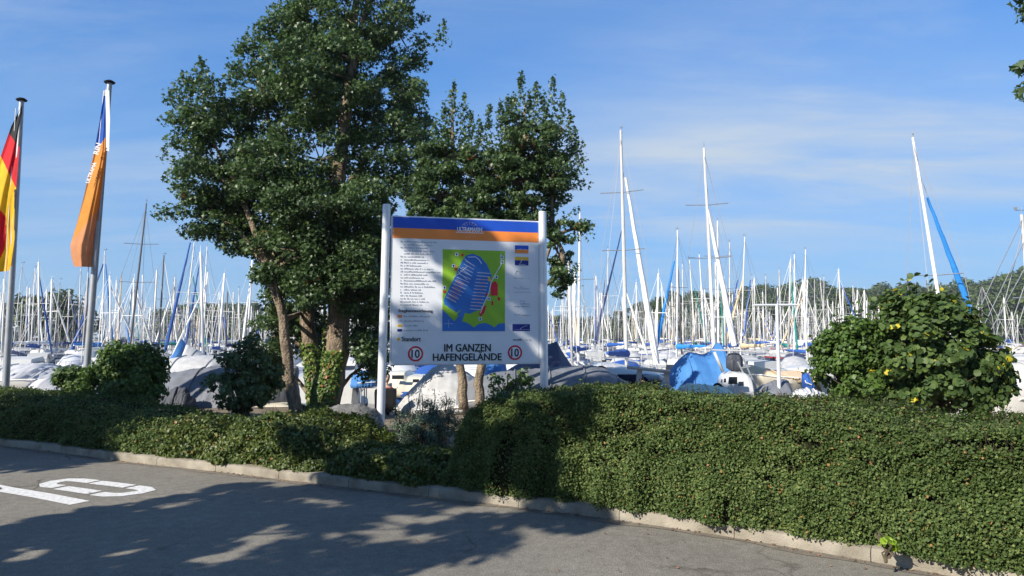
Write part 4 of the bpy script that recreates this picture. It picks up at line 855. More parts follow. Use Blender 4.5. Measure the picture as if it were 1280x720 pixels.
# ------------------------------------------------------------------ boats
def hull_rings(L, B, H, n=9, z0=-.12, bow=.9):
    rings = []
    for i in range(n + 1):
        t = i / n; x = -L / 2 + L * t
        w = B / 2 * (1 - max(0, (t - .42) / .58) ** 2.1) * (.78 + .22 * min(1, t / .35)); w = max(w, .012)
        sh = H * (.92 + .22 * t * t); fl_ = .80 - .25 * t
        rk = .35 * max(0, t - .75) * 4 * .25 * L * .1
        rings.append([(x, -w * .0 - w * fl_ * .75, z0), (x + rk, -w * fl_ - .05 * (w > .1), sh * .3), (x + rk * 1.6, -w, sh * .86), (x + rk * 1.7, -w, sh), (x + rk * 1.7, w, sh), (x + rk * 1.6, w, sh * .86), (x + rk, w * fl_ + .05 * (w > .1), sh * .3), (x, w * fl_ * .75, z0)])
    return rings
_cache = {}
def hull_mesh(L=8., B=2.7, H=1.0, m='gel', stripe='s_blue', key=None):
    k = ('hull', L, B, H, m, stripe)
    if k in _cache: return _cache[k]
    mb = MB(); R_ = hull_rings(L, B, H); n = 8; base = 0
    vs = [v for r in R_ for v in r]; fs = []; ms = []
    for i in range(len(R_) - 1):
        for q in range(n):
            fs.append((i * n + q, (i + 1) * n + q, (i + 1) * n + (q + 1) % n, i * n + (q + 1) % n)); ms.append(1 if q in (2, 4) else (2 if q == 3 else 0))
    fs += [tuple(range(n)), tuple(range(len(vs) - 1, len(vs) - 1 - n, -1))]; ms += [0, 0]
    mb.add(vs, fs); mb.m = ms; _cache[k] = mb.mesh('hull', [M[m], M[stripe], M['deck']], smooth=True); return _cache[k]
def cabin_mesh(L=8., B=2.7, H=1.0, kind=0):
    k = ('cabin', L, B, H, kind)
    if k in _cache: return _cache[k]
    mb = MB(); z = H * .97; sec = [(-.12, .30, .0), (-.10, .40, .36), (.08, .36, .40), (.20, .26, .26), (.30, .12, .04)]; rings = []
    for x, w, h in sec:
        x *= L; w *= B / 1.05; hh = max(h, .03); rings.append([(x, -w, z), (x + .03, -w * .88, z + hh * .8), (x + .03, -w * .6, z + hh), (x + .03, w * .6, z + hh), (x + .03, w * .88, z + hh * .8), (x, w, z)])
    mb.loft(rings); me = mb.mesh('cabin', M['deck'], smooth=True)
    mw = MB()
    for s in (-1, 1):
        for x0, x1 in ((-.06, .02), (.05, .13)):
            w0 = B / 1.05; f = lambda x: w0 * float(np.interp(x, [-.12, -.10, .08, .20, .30], [.30, .40, .36, .26, .12]))
            mw.add([(x0 * L, s * (f(x0) * .965 + .012), z + .12), (x1 * L, s * (f(x1) * .965 + .012), z + .12), (x1 * L, s * (f(x1) * .92 + .012), z + .25), (x0 * L, s * (f(x0) * .92 + .012), z + .27)], [(0, 1, 2, 3)])
    wm = mw.mesh('cabin_window', M['win']); _cache[k] = (me, wm); return _cache[k]
def boat(d, base, top, label, cat='sailing boat', group=None, mast='mast_w', mr=.07, L=8., B=2.7, H=1.0, heading=0., furl=None, cover='s_blue', spreaders=(.55,), hull='gel', stripe='s_blue', wires=True, wr=.012, name='sailing_boat', sprpx=None, boomdir=None, radar=False):
    """one moored boat: the mast runs through photograph pixels base and top at distance d"""
    lo, hi = P(*base, d), P(*top, d); zd = WZ + H * 1.25
    dr = (hi - lo).normalized(); foot = lo + dr * ((zd - lo.z) / dr.z)
    ch, sh = math.cos(heading), math.sin(heading); fwd = Vector((ch, sh, 0)); side = Vector((-sh, ch, 0))
    org = Vector((foot.x, foot.y, WZ)) - fwd * (.10 * L)
    root = empty(name, org, heading, label, cat, group)
    link('hull', hull_mesh(L, B, H, hull, stripe), root); cm, wm = cabin_mesh(L, B, H); c_ = link('cabin', cm, root); link('window', wm, c_)
    inv = Matrix.Rotation(-heading, 3, 'Z'); H_sp = top[1] < 290
    def loc(p): return inv @ (Vector(p) - org)
    F, T = loc(foot), loc(hi)
    mb = MB(); mb.path([F, F.lerp(T, .55), T], [mr, mr * .95, mr * .62], 8); mb.build('mast', M[mast], root, smooth=True)
    mb = MB(); ax = (T - F)
    for f in spreaders:
        c = F + ax * f; hw = B * .36; mb.path([c + Vector((-.1, -hw, .03)), c, c + Vector((-.1, hw, .03))], .022, 4)
        if f != spreaders[-1]: mb.build('spreader', M['wire'] if H_sp else M[mast], root); mb = MB()
    pass
    mb.build('spreader', M['wire'] if H_sp else M[mast], root)
    mb = MB(); mb.path([T, T + Vector((0, 0, .32))], .010, 3); mb.path([T + Vector((-.16, 0, .14)), T + Vector((.2, 0, .14))], .012, 3); mb.box(T + Vector((.18, 0, .2)), (.1, .02, .09)); mb.build('wind_vane', M['wire'], root)
    bl = L * .36; b0 = F + Vector((-.1, 0, .75)); b1 = b0 + Vector((-bl, 0, .08))
    mb = MB(); mb.path([b0, b1], .05, 6); mb.build('boom', M[mast], root)
    if cover:
        mb = MB(); n = 9; mb.path([b0.lerp(b1, q / n) + Vector((0, 0, .10 + .02 * math.sin(q * 2.3))) for q in range(n + 1)], [.20 - .12 * q / n + .02 * math.sin(q * 1.9) for q in range(n + 1)], 8); mb.build('sail_cover', M[cover], root, smooth=True)
    bow = Vector((L * .5, 0, H * 1.18)); stern = Vector((-L * .49, 0, H)); sidep = [Vector((L * .06, s * B * .46, H)) for s in (-1, 1)]
    if furl:
        (tx, ty), (bx, by), fm, fr = furl
        a = loc(P(tx, ty, d)); # point on the stay
        bb = loc(P(bx, by, d)) if by else bow
        dirn = (bb - a); n = 14
        mb = MB(); pts = [a + dirn * (q / n) + Vector((.006 * math.sin(q * 1.3), .008 * math.sin(q * 2.1), 0)) for q in range(n + 1)]
        mb.path(pts, [fr * (.45 + .75 * min(1, q / n * 1.25) - .25 * max(0, q / n - .9) * 10 * .6) * (1 + .08 * math.sin(q * 3.1)) for q in range(n + 1)], 8); mb.build('furled_sail', M[fm], root, smooth=True)
        bow = bb + (bb - a).normalized() * max(0, (bb.z - H) / max(.1, -(bb - a).normalized().z)) if bb.z > H else bb
    if wires:
        mb = MB(); tp = F + ax * .97; sp = [F + ax * spreaders[0] + Vector((-.1, s * B * .36, .03)) for s in (-1, 1)]
        for s_, q in zip(sidep, sp): mb.path([tp, q, s_], wr, 3, cap=False); mb.path([F + ax * spreaders[0], s_], wr, 3, cap=False)
        mb.path([F + ax * .86 if furl else tp, bow], wr, 3, cap=False); mb.path([tp, stern], wr, 3, cap=False)
        mb.build('rigging', M['wire'], root)
    mb = MB()
    for s in (-1, 1):
        prev = None
        for t in (-.45, -.25, -.02, .2, .38, .49):
            w = B / 2 * (1 - max(0, (t + .5 - .42) / .58) ** 2.1) * .96; p0 = Vector((t * L, s * max(w, .05), H * 1.0)); p1 = p0 + Vector((0, 0, .58)); mb.path([p0, p1], .014, 4)
            if prev is not None: mb.path([prev, p1], .010, 3); mb.path([prev - Vector((0, 0, .28)), p1 - Vector((0, 0, .28))], .008, 3)
            prev = p1
    mb.build('railing', M['steel'], root)
    return root
def far_d(ty, H): return (H - 2.9) * FPX / (420 - ty)
def hd(dx_px, d, L=8.):
    """heading whose bow lies dx pixels from the mast"""
    c = max(-.95, min(.95, dx_px * d / FPX / (L * .42))); return math.copysign(math.acos(abs(c)), 1) if c > 0 else math.pi - math.acos(abs(c))
# ---- prominent boats: (mast low px, mast top px, H above water, mast material, furl top, furl bottom, furl colour, furl radius, cover, label)
PROM = [
 ((783, 440), (776, 163), 12.2, 'mast_w', .075, (782, 222), (821, 455), 's_white', .13, 's_blue', 'sailing boat under the tallest mast right of the sign, white furled sail leaning right'),
 ((893, 440), (880, 185), 12., 'mast_w', .07, (885, 262), (918, 432), 's_white', .13, 's_green', 'sailing boat with a wind vane and a white furled sail, above the blue tarpaulin'),
 ((723, 450), (725, 266), 10.6, 'mast_w', .08, None, None, None, 0, 's_blue', 'sailing boat with the plain white mast nearest the right sign post'),
 ((846, 445), (847, 288), 10.8, 'mast_w', .07, (843, 326), (817, 447), 's_sky', .14, 's_sky', 'sailing boat with a bright blue furled sail leaning right beside its white mast'),
 ((743, 450), (743, 342), 10.2, 'mast_w', .06, (757, 350), (746, 430), 's_navy', .12, 's_navy', 'sailing boat with a short white mast and dark blue furled sail right of the sign'),
 ((760, 440), (760, 311), 10.8, 'mast_w', .07, (778, 285), (744, 425), 's_navy', .10, 's_blue', 'sailing boat with a long dark slanting furled sail left of the tallest mast'),
 ((854, 440), (853, 330), 10.3, 'mast_w', .06, None, None, None, 0, 's_white', 'sailing boat with a bare white mast just right of the bright blue furled sail'),
 ((870, 440), (862, 325), 10.6, 'mast_w', .06, (868, 360), (884, 430), 's_green', .08, 's_green', 'sailing boat with green furled sail and slightly leaning white mast'),
 ((882, 440), (874, 318), 10.6, 'mast_w', .06, None, None, None, 0, 's_blue', 'sailing boat with slightly leaning mast left of the wind vane mast'),
 ((898, 440), (897, 276), 11.4, 'mast_w', .07, (900, 350), (905, 435), 's_green', .07, 's_blue', 'sailing boat with a tall white mast right behind the wind vane mast'),
 ((912, 440), (912, 303), 10.8, 'mast_w', .06, (922, 350), (906, 430), 's_blue', .11, 's_blue', 'sailing boat with deep blue furled sail right of the wind vane mast'),
 ((926, 440), (931, 296), 10.9, 'mast_w', .06, (930, 345), (907, 430), 's_beige', .11, 's_beige', 'sailing boat with a beige furled sail leaning left and a mast leaning right'),
 ((942, 440), (940, 345), 10.1, 'mast_w', .06, (938, 350), (930, 420), 's_blue', .12, 's_blue', 'sailing boat with blue furled sail left of the white crossbar pole'),
 ((958, 440), (957, 345), 10.1, 'mast_w', .06, None, None, None, 0, 's_white', 'sailing boat with a bare mast rising above the left arm of the crossbar pole'),
 ((977, 440), (974, 337), 10.3, 'mast_w', .08, None, None, None, 0, 's_blue', 'sailing boat whose thick mast tapers just right of the crossbar pole'),
 ((993, 440), (993, 318), 10.9, 'mast_w', .07, None, None, None, 0, 's_white', 'sailing boat with a radio aerial on its mast, right arm of the crossbar pole'),
 ((1005, 440), (1007, 312), 11., 'mast_w', .07, (1004, 352), (985, 440), 's_white', .08, 's_blue', 'sailing boat with the tall mast halfway between the crossbar pole and the big bush'),
 ((1019, 435), (1018, 349), 10., 'mast_w', .06, None, None, None, 0, 's_blue', 'first of the close cluster of masts left of the big bush'),
 ((1033, 430), (1025, 347), 10., 'mast_w', .06, None, None, None, 0, 's_white', 'second of the close cluster of masts left of the big bush, leaning left'),
 ((1029, 430), (1030, 346), 10.1, 'mast_w', .06, None, None, None, 0, 's_navy', 'third of the close cluster of masts left of the big bush'),
 ((1067, 420), (1066, 357), 9.8, 'mast_w', .06, (1067, 360), (1074, 420), 's_white', .05, 's_white', 'sailing boat whose mast top stands alone above the left of the big bush'),
 ((163, 430), (183, 254), 11.2, 'mast_d', .06, None, None, None, 0, 's_navy', 'sailing boat with a thin dark mast leaning strongly right, between flagpole and maple'),
 ((198, 440), (205, 319), 10.7, 'mast_d', .09, (206, 328), (222, 430), 's_white', .06, 's_navy', 'sailing boat with a thick dark grey mast left of the maple'),
 ((228, 440), (243, 302), 10.8, 'mast_w', .06, (238, 303), (206, 440), 's_blue', .12, 's_blue', 'sailing boat with a long royal blue furled sail left of the maple'),
 ((251, 440), (259, 308), 10.8, 'mast_w', .06, (252, 315), (232, 430), 's_blue', .08, 's_blue', 'sailing boat with the white mast just right of the royal blue furled sail'),
 ((232, 440), (240, 325), 10.5, 'mast_w', .05, (241, 345), (262, 452), 's_green', .10, 's_green', 'sailing boat with a green furled sail leaning right at the left of the maple'),
 ((97, 450), (101, 335), 10.6, 'mast_w', .08, (129, 330), (85, 452), 's_blue', .17, 's_blue', 'sailing boat with a thick bright blue furled sail under the orange banner'),
 ((127, 440), (131, 314), 10.7, 'mast_w', .07, (132, 330), (141, 436), 's_sky', .10, 's_sky', 'sailing boat with a light blue furled sail just right of the second flagpole'),
 ((145, 435), (152, 343), 10.2, 'mast_b', .07, (152, 345), (147, 430), 's_beige', .11, 's_beige', 'sailing boat with timber-coloured mast and beige furled sail right of the second flagpole'),
 ((158, 436), (165, 361), 9.9, 'mast_d', .08, (153, 378), (162, 430), 's_sky', .11, 's_navy', 'sailing boat with a short dark mast above the dense round bush'),
 ((175, 435), (179, 378), 9.2, 'mast_d', .08, None, None, None, 0, 's_navy', 'sailing boat with the shortest dark mast above the dense round bush'),
 ((38, 445), (44, 335), 10.6, 'mast_w', .07, (44, 337), (56, 455), 's_white', .10, 's_white', 'sailing boat whose mast and white furled sail form a narrow A at the left'),
 ((16, 440), (28, 330), 10.5, 'mast_w', .05, None, None, None, 0, 's_blue', 'sailing boat with a thin leaning mast just right of the leftmost flagpole'),
 ((57, 440), (67, 350), 10., 'mast_w', .05, None, None, None, 0, 's_blue', 'first of two leaning masts in front of the willow clump'),
 ((67, 436), (75, 350), 10., 'mast_w', .06, None, None, None, 0, 's_white', 'second of two leaning masts in front of the willow clump'),
 ((213, 440), (217, 352), 10., 'mast_w', .06, None, None, None, 0, 's_blue', 'sailing boat with white spreaders and mast crossing behind the royal blue furled sail'),
 ((300, 430), (298, 360), 9.9, 'mast_w', .07, None, None, None, 0, 's_white', 'sailing boat with the white mast seen just left of the maple trunks'),
]
for k, (lo, hi, H_, mm, mr, ft, fb, fc, fr, cv, lab) in enumerate(PROM):
    d = far_d(hi[1], H_); hdg = hd((fb[0] - lo[0]) if fb else (-1) ** k * 18, d)
    if hi[1] < 300: mr *= 1.15
    boat(d, lo, hi, lab, mast=mm, mr=mr, heading=hdg, furl=(ft, fb, fc, fr) if ft else None, cover=cv, stripe=('s_blue', 's_navy', 's_red', 'deck')[k % 4], spreaders=(.5, .74) if H_ > 11 else (.55,), B=2.8, L=8.)
# close boats on the right: tilted mast with loose blue sail bag, and the last mast with its fan of shrouds
bt = boat(30, (1178, 400), (1141, 172), 'sailing boat with strongly leaning white mast and long bright blue sleeve, behind the big bush', mr=.075, heading=hd(60, 30), cover='s_white', furl=((1159, 247), (1214, 390), 's_sky', .10), spreaders=(.42,), L=8.5, B=2.8)
boat(24, (1292, 440), (1277, 268), 'white sailing boat at the right edge with a fan of shrouds', mr=.08, heading=math.pi * .97, cover='t_blue', spreaders=(.5,), L=9, B=3., H=1.15, wires=False)
rt = [o for o in COL.objects if o.get('label', '').startswith('white sailing boat at the right edge')][0]
mb = MB(off=rt.location)
for (x0, y0, x1, y1) in ((1279, 272, 1206, 424), (1281, 300, 1218, 432), (1284, 330, 1226, 436), (1278, 290, 1240, 440), (1290, 330, 1252, 440), (1300, 320, 1262, 442)): mb.path([P(x0, y0, 24), P(x1, y1, 24 - .02 * (1280 - x1))], .014, 4)
o_ = mb.build('shroud', M['wire'], rt); o_.rotation_euler = (0, 0, -rt.rotation_euler[2]); o_['kind'] = 'stuff'
mb = MB(); 
# ---- rows of moored boats beyond
names = [('mast_w', None, None, 'white moored sailing boat with a bare white mast in the far rows', 'bare-masted boats in the far rows'),
         ('mast_w', 's_white', 's_white', 'white moored sailing boat with a white furled foresail in the far rows', 'far boats with white furled foresails'),
         ('mast_w', 's_blue', 's_blue', 'white moored sailing boat with a blue furled foresail in the far rows', 'far boats with blue furled foresails'),
         ('mast_d', None, 's_navy', 'white moored sailing boat with a dark mast in the far rows', 'dark-masted boats in the far rows'),
         ('mast_w', 's_beige', 's_beige', 'white moored sailing boat with a beige furled foresail in the far rows', 'far boats with beige furled foresails'),
         ('mast_w', 's_green', 's_green', 'white moored sailing boat with a green furled foresail in the far rows', 'far boats with green furled foresails')]
def proto(k, var):
    mm, fc, cv, _, _ = names[k]; L, B, H = 8., 2.7, 1.
    rr = random.Random(k * 7 + var); mh = (8.9, 9.8, 10.6, 8.2)[var]
    F = Vector((.8, 0, H * 1.25)); T = Vector((.8 + rr.uniform(-.35, .05), rr.uniform(-.12, .12), mh)); ax = T - F; r_ = {}
    mb = MB(); mb.path([F, T], [.10, .075], 6); r_['mast'] = mb.mesh('mast', M[mm], 'all')
    mb = MB(); c = F + ax * .55; mb.path([c + Vector((-.1, -1., 0)), c, c + Vector((-.1, 1., 0))], .028, 3); mb.path([T, T + Vector((0, 0, .4))], .014, 3); mb.path([T + Vector((-.2, 0, .1)), T + Vector((.2, 0, .1))], .016, 3); r_['spreader'] = mb.mesh('spreader', M[mm])
    b0 = F + Vector((-.1, 0, .7)); b1 = b0 + Vector((-2.9, 0, .1)); mb = MB(); mb.path([b0.lerp(b1, q / 4) + Vector((0, 0, .08)) for q in range(5)], [.19, .17, .15, .12, .08], 6); r_['sail_cover'] = mb.mesh('sail_cover', M[cv or 's_blue'], 'all')
    bow = Vector((4., 0, 1.15))
    if fc:
        a = F + ax * .88; mb = MB(); mb.path([a.lerp(bow, q / 6) for q in range(7)], [.04, .06, .08, .09, .10, .10, .07], 6); r_['furled_sail'] = mb.mesh('furled_sail', M[fc], 'all')
    mb = MB()
    for s in (-1, 1): mb.path([T, c + Vector((-.1, s, 0)), Vector((.5, s * 1.25, 1))], .014, 3, cap=False)
    mb.path([T, Vector((-3.9, 0, 1))], .014, 3, cap=False); mb.path([F + ax * .9, bow], .014, 3, cap=False); r_['rigging'] = mb.mesh('rigging', M['mast_w'])
    return r_
protos = {(k, v): proto(k, v) for k in range(6) for v in range(4)}
rng = np.random.default_rng(17); count = 0
ROWS = [(44, 5.6), (56, 5.0), (68, 4.6), (82, 4.3), (98, 4.0), (116, 3.9), (134, 4.0), (150, 4.0), (166, 4.0), (182, 4.0), (196, 4.0)]
mass = {}
for ri, (yd, sp) in enumerate(ROWS):
    x = -.74 * yd - 2
    while x < .74 * yd + 2:
        xx = x + rng.uniform(-.7, .7); x += sp * rng.uniform(.8, 1.25)
        u = 640 + FPX * xx / yd
        if 1090 < u < 1235 and yd < 90: continue
        if yd < 50 and rng.random() < .45: continue
        if u > 1050 and rng.random() < .5: continue
        if u > 1095 and rng.random() < .5: continue
        k = int(rng.choice(6, p=[.31, .30, .13, .12, .10, .04])) if yd > 60 else int(rng.choice(2))
        v = int(rng.choice(4, p=[.3, .3, .3, .1])) if yd > 90 else int(rng.choice([0, 3, 1, 2], p=[.40, .25, .25, .10])) if yd > 60 else int(rng.choice([0, 3], p=[.3, .7]))
        if u > 1050: v = 3
        pr = protos[(k, v)]
        hdg = math.pi / 2 * (1 if rng.random() < .5 else -1) + rng.uniform(-.75, .75); sc = rng.uniform(.84, 1.08)
        loc_ = (xx, yd + rng.uniform(-3, 3), WZ); rot = (rng.normal(0, .022), rng.normal(0, .02), hdg); hm = hull_mesh(8., 2.7, 1., 'gel_cream' if rng.random() < .12 else ('navy' if rng.random() < .1 else 'gel'), ('s_blue', 's_navy', 's_red', 'deck')[int(rng.integers(4))])
        if count < 255:
            root = empty('sailing_boat', loc_, hdg, names[k][3], 'sailing boat', names[k][4]); root.scale = (sc, sc, sc); root.rotation_euler = rot
            link('hull', hm, root); link('cabin', cabin_mesh()[0], root)
            for nm, me in pr.items(): link(nm, me, root)
        else:                                                  # past the limit: the farthest boats as one mass
            from mathutils import Euler
            mt = Matrix.Translation(loc_) @ Euler(rot).to_matrix().to_4x4() @ Matrix.Scale(sc, 4)
            for me in [hm] + list(pr.values()):
                key_ = me.name; vv = np.zeros(len(me.vertices) * 3); me.vertices.foreach_get('co', vv); vv = vv.reshape(-1, 3)
                w = vv @ np.array(mt.to_3x3()).T + np.array(mt.translation)
                b_ = mass.setdefault('all', MB()); base = len(b_.v); b_.v += [tuple(q) for q in w]
                for p_ in me.polygons: b_.f.append(tuple(i_ + base for i_ in p_.vertices)); b_.m.append(sorted(M).index([a for a in M if M[a] and M[a].name == me.materials[p_.material_index].name][0]))
        count += 1
if mass:
    b_ = mass['all']; used = sorted(set(b_.m)); ks_ = sorted(M); b_.m = [used.index(q) for q in b_.m]
    tag(b_.build('distant_boats', [M[ks_[q]] for q in used]), 'mass of the farthest moored boats, masts too thin to tell apart', 'boats', kind='stuff')
print('far boats', count)

# ------------------------------------------------------------------ covered and open boats close behind the hedge
def body(prof, d, w, ex=1.0, nst=80, nsec=26, wr=.03, seed=0, wfreq=1., off=None, lift=0.):
    """rounded or tent-like body: prof = (px, top py, bottom py) along the photograph, w half depth in metres"""
    pr = np.array(prof, float); off = off if off is not None else P(pr[len(pr) // 2][0], pr[len(pr) // 2][2], d)
    mb = MB(off=off); rings = []; xs = np.linspace(pr[0][0], pr[-1][0], nst); r_ = random.Random(seed); ph = r_.uniform(0, 9)
    for x in xs:
        ty = np.interp(x, pr[:, 0], pr[:, 1]); by = np.interp(x, pr[:, 0], pr[:, 2]); f = (x - pr[0][0]) / (pr[-1][0] - pr[0][0]); en = min(1, .25 + 3.2 * min(f, 1 - f))
        wl = w * en; top = P(x, ty, d); bot = P(x, by, d - wl); ring = []
        for k in range(nsec + 1):
            t = -1 + 2 * k / nsec; s_ = 1 - abs(t) ** ex
            z = bot.z + (top.z - bot.z) * s_
            wv = wr * (fbm(x * .09 * wfreq + ph, t * 2.2, ph) + .7 * fbm(x * .31 * wfreq, t * 1.1 + ph, ph * 2)) * (.4 + .6 * abs(t))
            if wr > .012: cr = abs(math.sin(x * .23 * wfreq + 2.6 * t + ph) * math.cos(x * .11 + t * 4 + ph)); wv -= wr * .9 * max(0, 1 - cr * 5) * (.3 + abs(t)); wv += wr * .5 * fbm(x * .8, t * 9, ph)
            ring.append((top.x + wv * .4, d + t * wl + wv, z + wv * .7))
        ring.append((top.x, d + wl * .96, bot.z - .12)); ring.append((top.x, d - wl * .96, bot.z - .12)); rings.append(ring)
    mb.loft(rings); return mb, off
def covered(name, label, prof, d, w, m, cat='covered boat', ex=1.0, hull=None, hullm='gel', part='tarpaulin', **k):
    mb, off = body(prof, d, w, ex, **k); root = empty(name, off, label=label, cat=cat)
    mb.build(part, M[m], root, smooth='all')
    if part == 'tarpaulin':                       # hem rope with lashings, and seams over the cover
        pr = np.array(prof, float); xs = np.linspace(pr[0][0] + 3, pr[-1][0] - 3, 26); hp = []
        for x in xs:
            f = (x - pr[0][0]) / (pr[-1][0] - pr[0][0]); en = min(1, .25 + 3.2 * min(f, 1 - f)); by = np.interp(x, pr[:, 0], pr[:, 2]); q = P(x, by, d - w * en); q.y -= .03; q.z += .03; hp.append(q)
        rb = MB(off=off); rb.path(hp, .012, 4); rb.build('hem_rope', M['s_white'], root)
        nsm = max(1, int((pr[-1][0] - pr[0][0]) / 45))
        for k_ in range(nsm):
            x = pr[0][0] + (pr[-1][0] - pr[0][0]) * (k_ + .7) / (nsm + .4); f = (x - pr[0][0]) / (pr[-1][0] - pr[0][0]); en = min(1, .25 + 3.2 * min(f, 1 - f)); top = P(x, np.interp(x, pr[:, 0], pr[:, 1]), d); bot = P(x, np.interp(x, pr[:, 0], pr[:, 2]), d - w * en)
            sb = MB(off=off); sb.path([(top.x, d - tt_ * w * en - .012, bot.z + (top.z - bot.z) * (1 - tt_ ** ex) + .012) for tt_ in np.linspace(0, 1, 12)], .014, 4); sb.build('seam', M[m], root)
    if hull:
        hb = MB(off=off); pr = np.array(hull, float); rings = []
        for x in np.linspace(pr[0][0], pr[-1][0], 18):
            ty = np.interp(x, pr[:, 0], pr[:, 1]); by = np.interp(x, pr[:, 0], pr[:, 2]); f = (x - pr[0][0]) / (pr[-1][0] - pr[0][0]); en = max(.1, 1 - abs(2 * f - 1) ** 3) ** .5; wl = w * 1.02 * en
            a, b = P(x, ty, d - wl), P(x, by, d - wl * .75)
            rings.append([(a.x, d - wl, a.z), (a.x, d - wl, (a.z * .8 + b.z * .2)), (a.x, d - wl * .72, b.z), (a.x, d + wl * .72, b.z), (a.x, d + wl, (a.z * .8 + b.z * .2)), (a.x, d + wl, a.z)])
        hb.loft(rings); hb.build('hull', M[hullm], root, smooth=True)
    return root, off
covered('covered_boat', 'boat under a crumpled white tarpaulin at the left edge', [(-90, 462, 482), (0, 458, 478), (30, 455, 476), (52, 454, 476), (72, 462, 475), (96, 472, 478)], 17, 1.1, 't_white', ex=2.2, wr=.06, wfreq=2.2, hull=[(-90, 480, 510), (0, 476, 505), (60, 476, 502), (92, 478, 500)], seed=1)
r_, of_ = covered('covered_boat', 'pale boat with a light tarpaulin beside the small dark bush', [(18, 506, 510), (34, 488, 510), (46, 475, 510), (60, 472, 512), (78, 482, 514), (100, 494, 518), (118, 505, 520)], 15.4, .8, 't_white', ex=1.6, wr=.02, seed=2)
covered('covered_boat', 'long boat under a slate grey tarpaulin left of the maple, behind the loose sapling', [(184, 498, 520), (196, 474, 520), (215, 466, 519), (250, 460, 518), (300, 455, 516), (345, 452, 514), (372, 458, 510)], 16.4, 1.2, 't_grey', ex=2.0, wr=.05, wfreq=1.5, seed=3)
r_, of_ = covered('covered_dinghy', 'crumpled dark tarpaulin heap beside the round bush', [(196, 512, 520), (205, 492, 520), (220, 484, 520), (232, 484, 520), (242, 500, 520), (248, 514, 520)], 15.0, .35, 't_dark', ex=1.3, wr=.06, wfreq=4, seed=4, cat='covered dinghy')
covered('sailing_dinghy', 'flat light grey covered boat with a white edge, between round bush and sapling', [(204, 462, 470), (214, 448, 470), (232, 445, 469), (262, 444, 466), (305, 452, 462)], 21, 1.2, 't_lgrey', ex=2.6, wr=.015, seed=5)
r_, of_ = covered('boat_tent', 'small boat tent, blue at its left end and grey behind, left of the maple', [(229, 430, 452), (236, 431, 452), (248, 438, 452), (264, 450, 453)], 26, .8, 't_lgrey', ex=1.2, wr=.01, seed=6, cat='boat tent')
mb, _ = body([(218, 447, 452), (223, 436, 452), (227, 423, 452), (231, 428, 452), (235, 436, 452)], 26, .84, 1.1, wr=.01, off=of_, nst=14); mb.build('blue_end', M['t_blue'], r_)['label'] = 'blue end of the tent'
covered('covered_boat', 'cream boat hull low behind the maple trunks', [(296, 508, 530), (325, 503, 530), (355, 503, 530), (385, 506, 530), (420, 508, 530)], 15.9, .8, 'gel_cream', ex=3.5, wr=.0, seed=7, part='hull', cat='boat')
covered('covered_boat', 'boat under a pale grey dome-shaped tarpaulin below the left half of the sign', [(496, 505, 516), (508, 492, 514), (524, 476, 514), (540, 460, 514), (551, 454, 514), (566, 456, 512), (586, 466, 510), (612, 484, 508)], 15.4, 1.2, 't_lgrey', ex=1.25, wr=.035, seed=8)
covered('covered_boat', 'long boat under a flat slate grey tarpaulin right of the right sign post', [(572, 486, 505), (590, 474, 503), (620, 465, 500), (660, 461, 498), (705, 458, 497), (738, 456, 496), (757, 460, 495), (775, 472, 495), (800, 487, 496)], 14.6, 1.2, 't_grey', ex=1.5, wr=.025, seed=9)
covered('boat_tent', 'navy boat tent with a peak behind the right sign post', [(630, 465, 468), (643, 457, 468), (664, 447, 468), (682, 431, 468), (696, 427, 467), (706, 444, 466), (720, 463, 466)], 18.6, 1.0, 't_navy', ex=1.1, wr=.025, seed=10, cat='boat tent')
covered('covered_dinghy', 'bright blue tarpaulin bundle between the two bare stems below the sign', [(603, 462, 470), (608, 454, 470), (622, 452, 470), (632, 455, 470), (634, 466, 470)], 20, .5, 't_blue', ex=2.2, wr=.03, seed=11, cat='covered dinghy')
covered('covered_dinghy', 'light blue tarpaulin bundle between maple trunk and left sign post', [(440, 470, 480), (452, 463, 480), (466, 464, 479), (478, 470, 478)], 22, .5, 't_blue', ex=1.5, wr=.04, seed=12, cat='covered dinghy')
# cream cabin cruiser under the sign
r_, of_ = covered('cabin_cruiser', 'cream cabin cruiser with a blue waterline stripe below the left speed limit disc', [(484, 467, 492), (488, 464, 492), (510, 463, 492), (514, 468, 492), (548, 470, 490), (560, 478, 490)], 23, 1.2, 'gel_cream', ex=6, wr=0, seed=13, cat='cabin cruiser', part='cabin', hull=[(476, 490, 512), (500, 490, 512), (560, 488, 510)], hullm='s_blue')
mb = MB(off=of_)
for x0, x1, y0, y1 in ((516, 524, 474, 478), (526, 536, 474, 478), (490, 505, 469, 474)): mb.plate([P(x0, y1, 21.75), P(x1, y1, 21.75), P(x1, y0, 21.78), P(x0, y0, 21.78)], (0, -1, 0), .01)
mb.build('window', M['win'], r_)
# white boat with navy hull and its trestle
r_, of_ = covered('motor_boat', 'white-decked boat with navy hull behind the grey trestle', [(726, 468, 473), (738, 458, 471), (748, 453, 470), (762, 453, 469), (790, 458, 469), (815, 463, 470), (838, 467, 471)], 17.5, 1.2, 'gel', ex=4, wr=0, seed=14, cat='motor boat', part='deck', hull=[(726, 469, 500), (760, 468, 500), (842, 468, 500)], hullm='navy')
mb = MB(off=of_); pts = [P(741 + 10 + 8 * math.cos(R(a)), 463 - 6 * math.sin(R(a)), 16.32) for a in range(0, 181, 20)]; mb.plate(pts[::-1], (0, -1, 0), .02); mb.build('window', M['win'], r_)
mb = MB(off=of_); prev = None
for px in (752, 768, 784, 800): 
    a, b = P(px, 458, 16.8), P(px, 447, 16.8); mb.path([a, b], .012, 5)
    if prev: mb.path([prev, b], .012, 5)
    prev = b
mb.build('railing', M['steel'], r_)
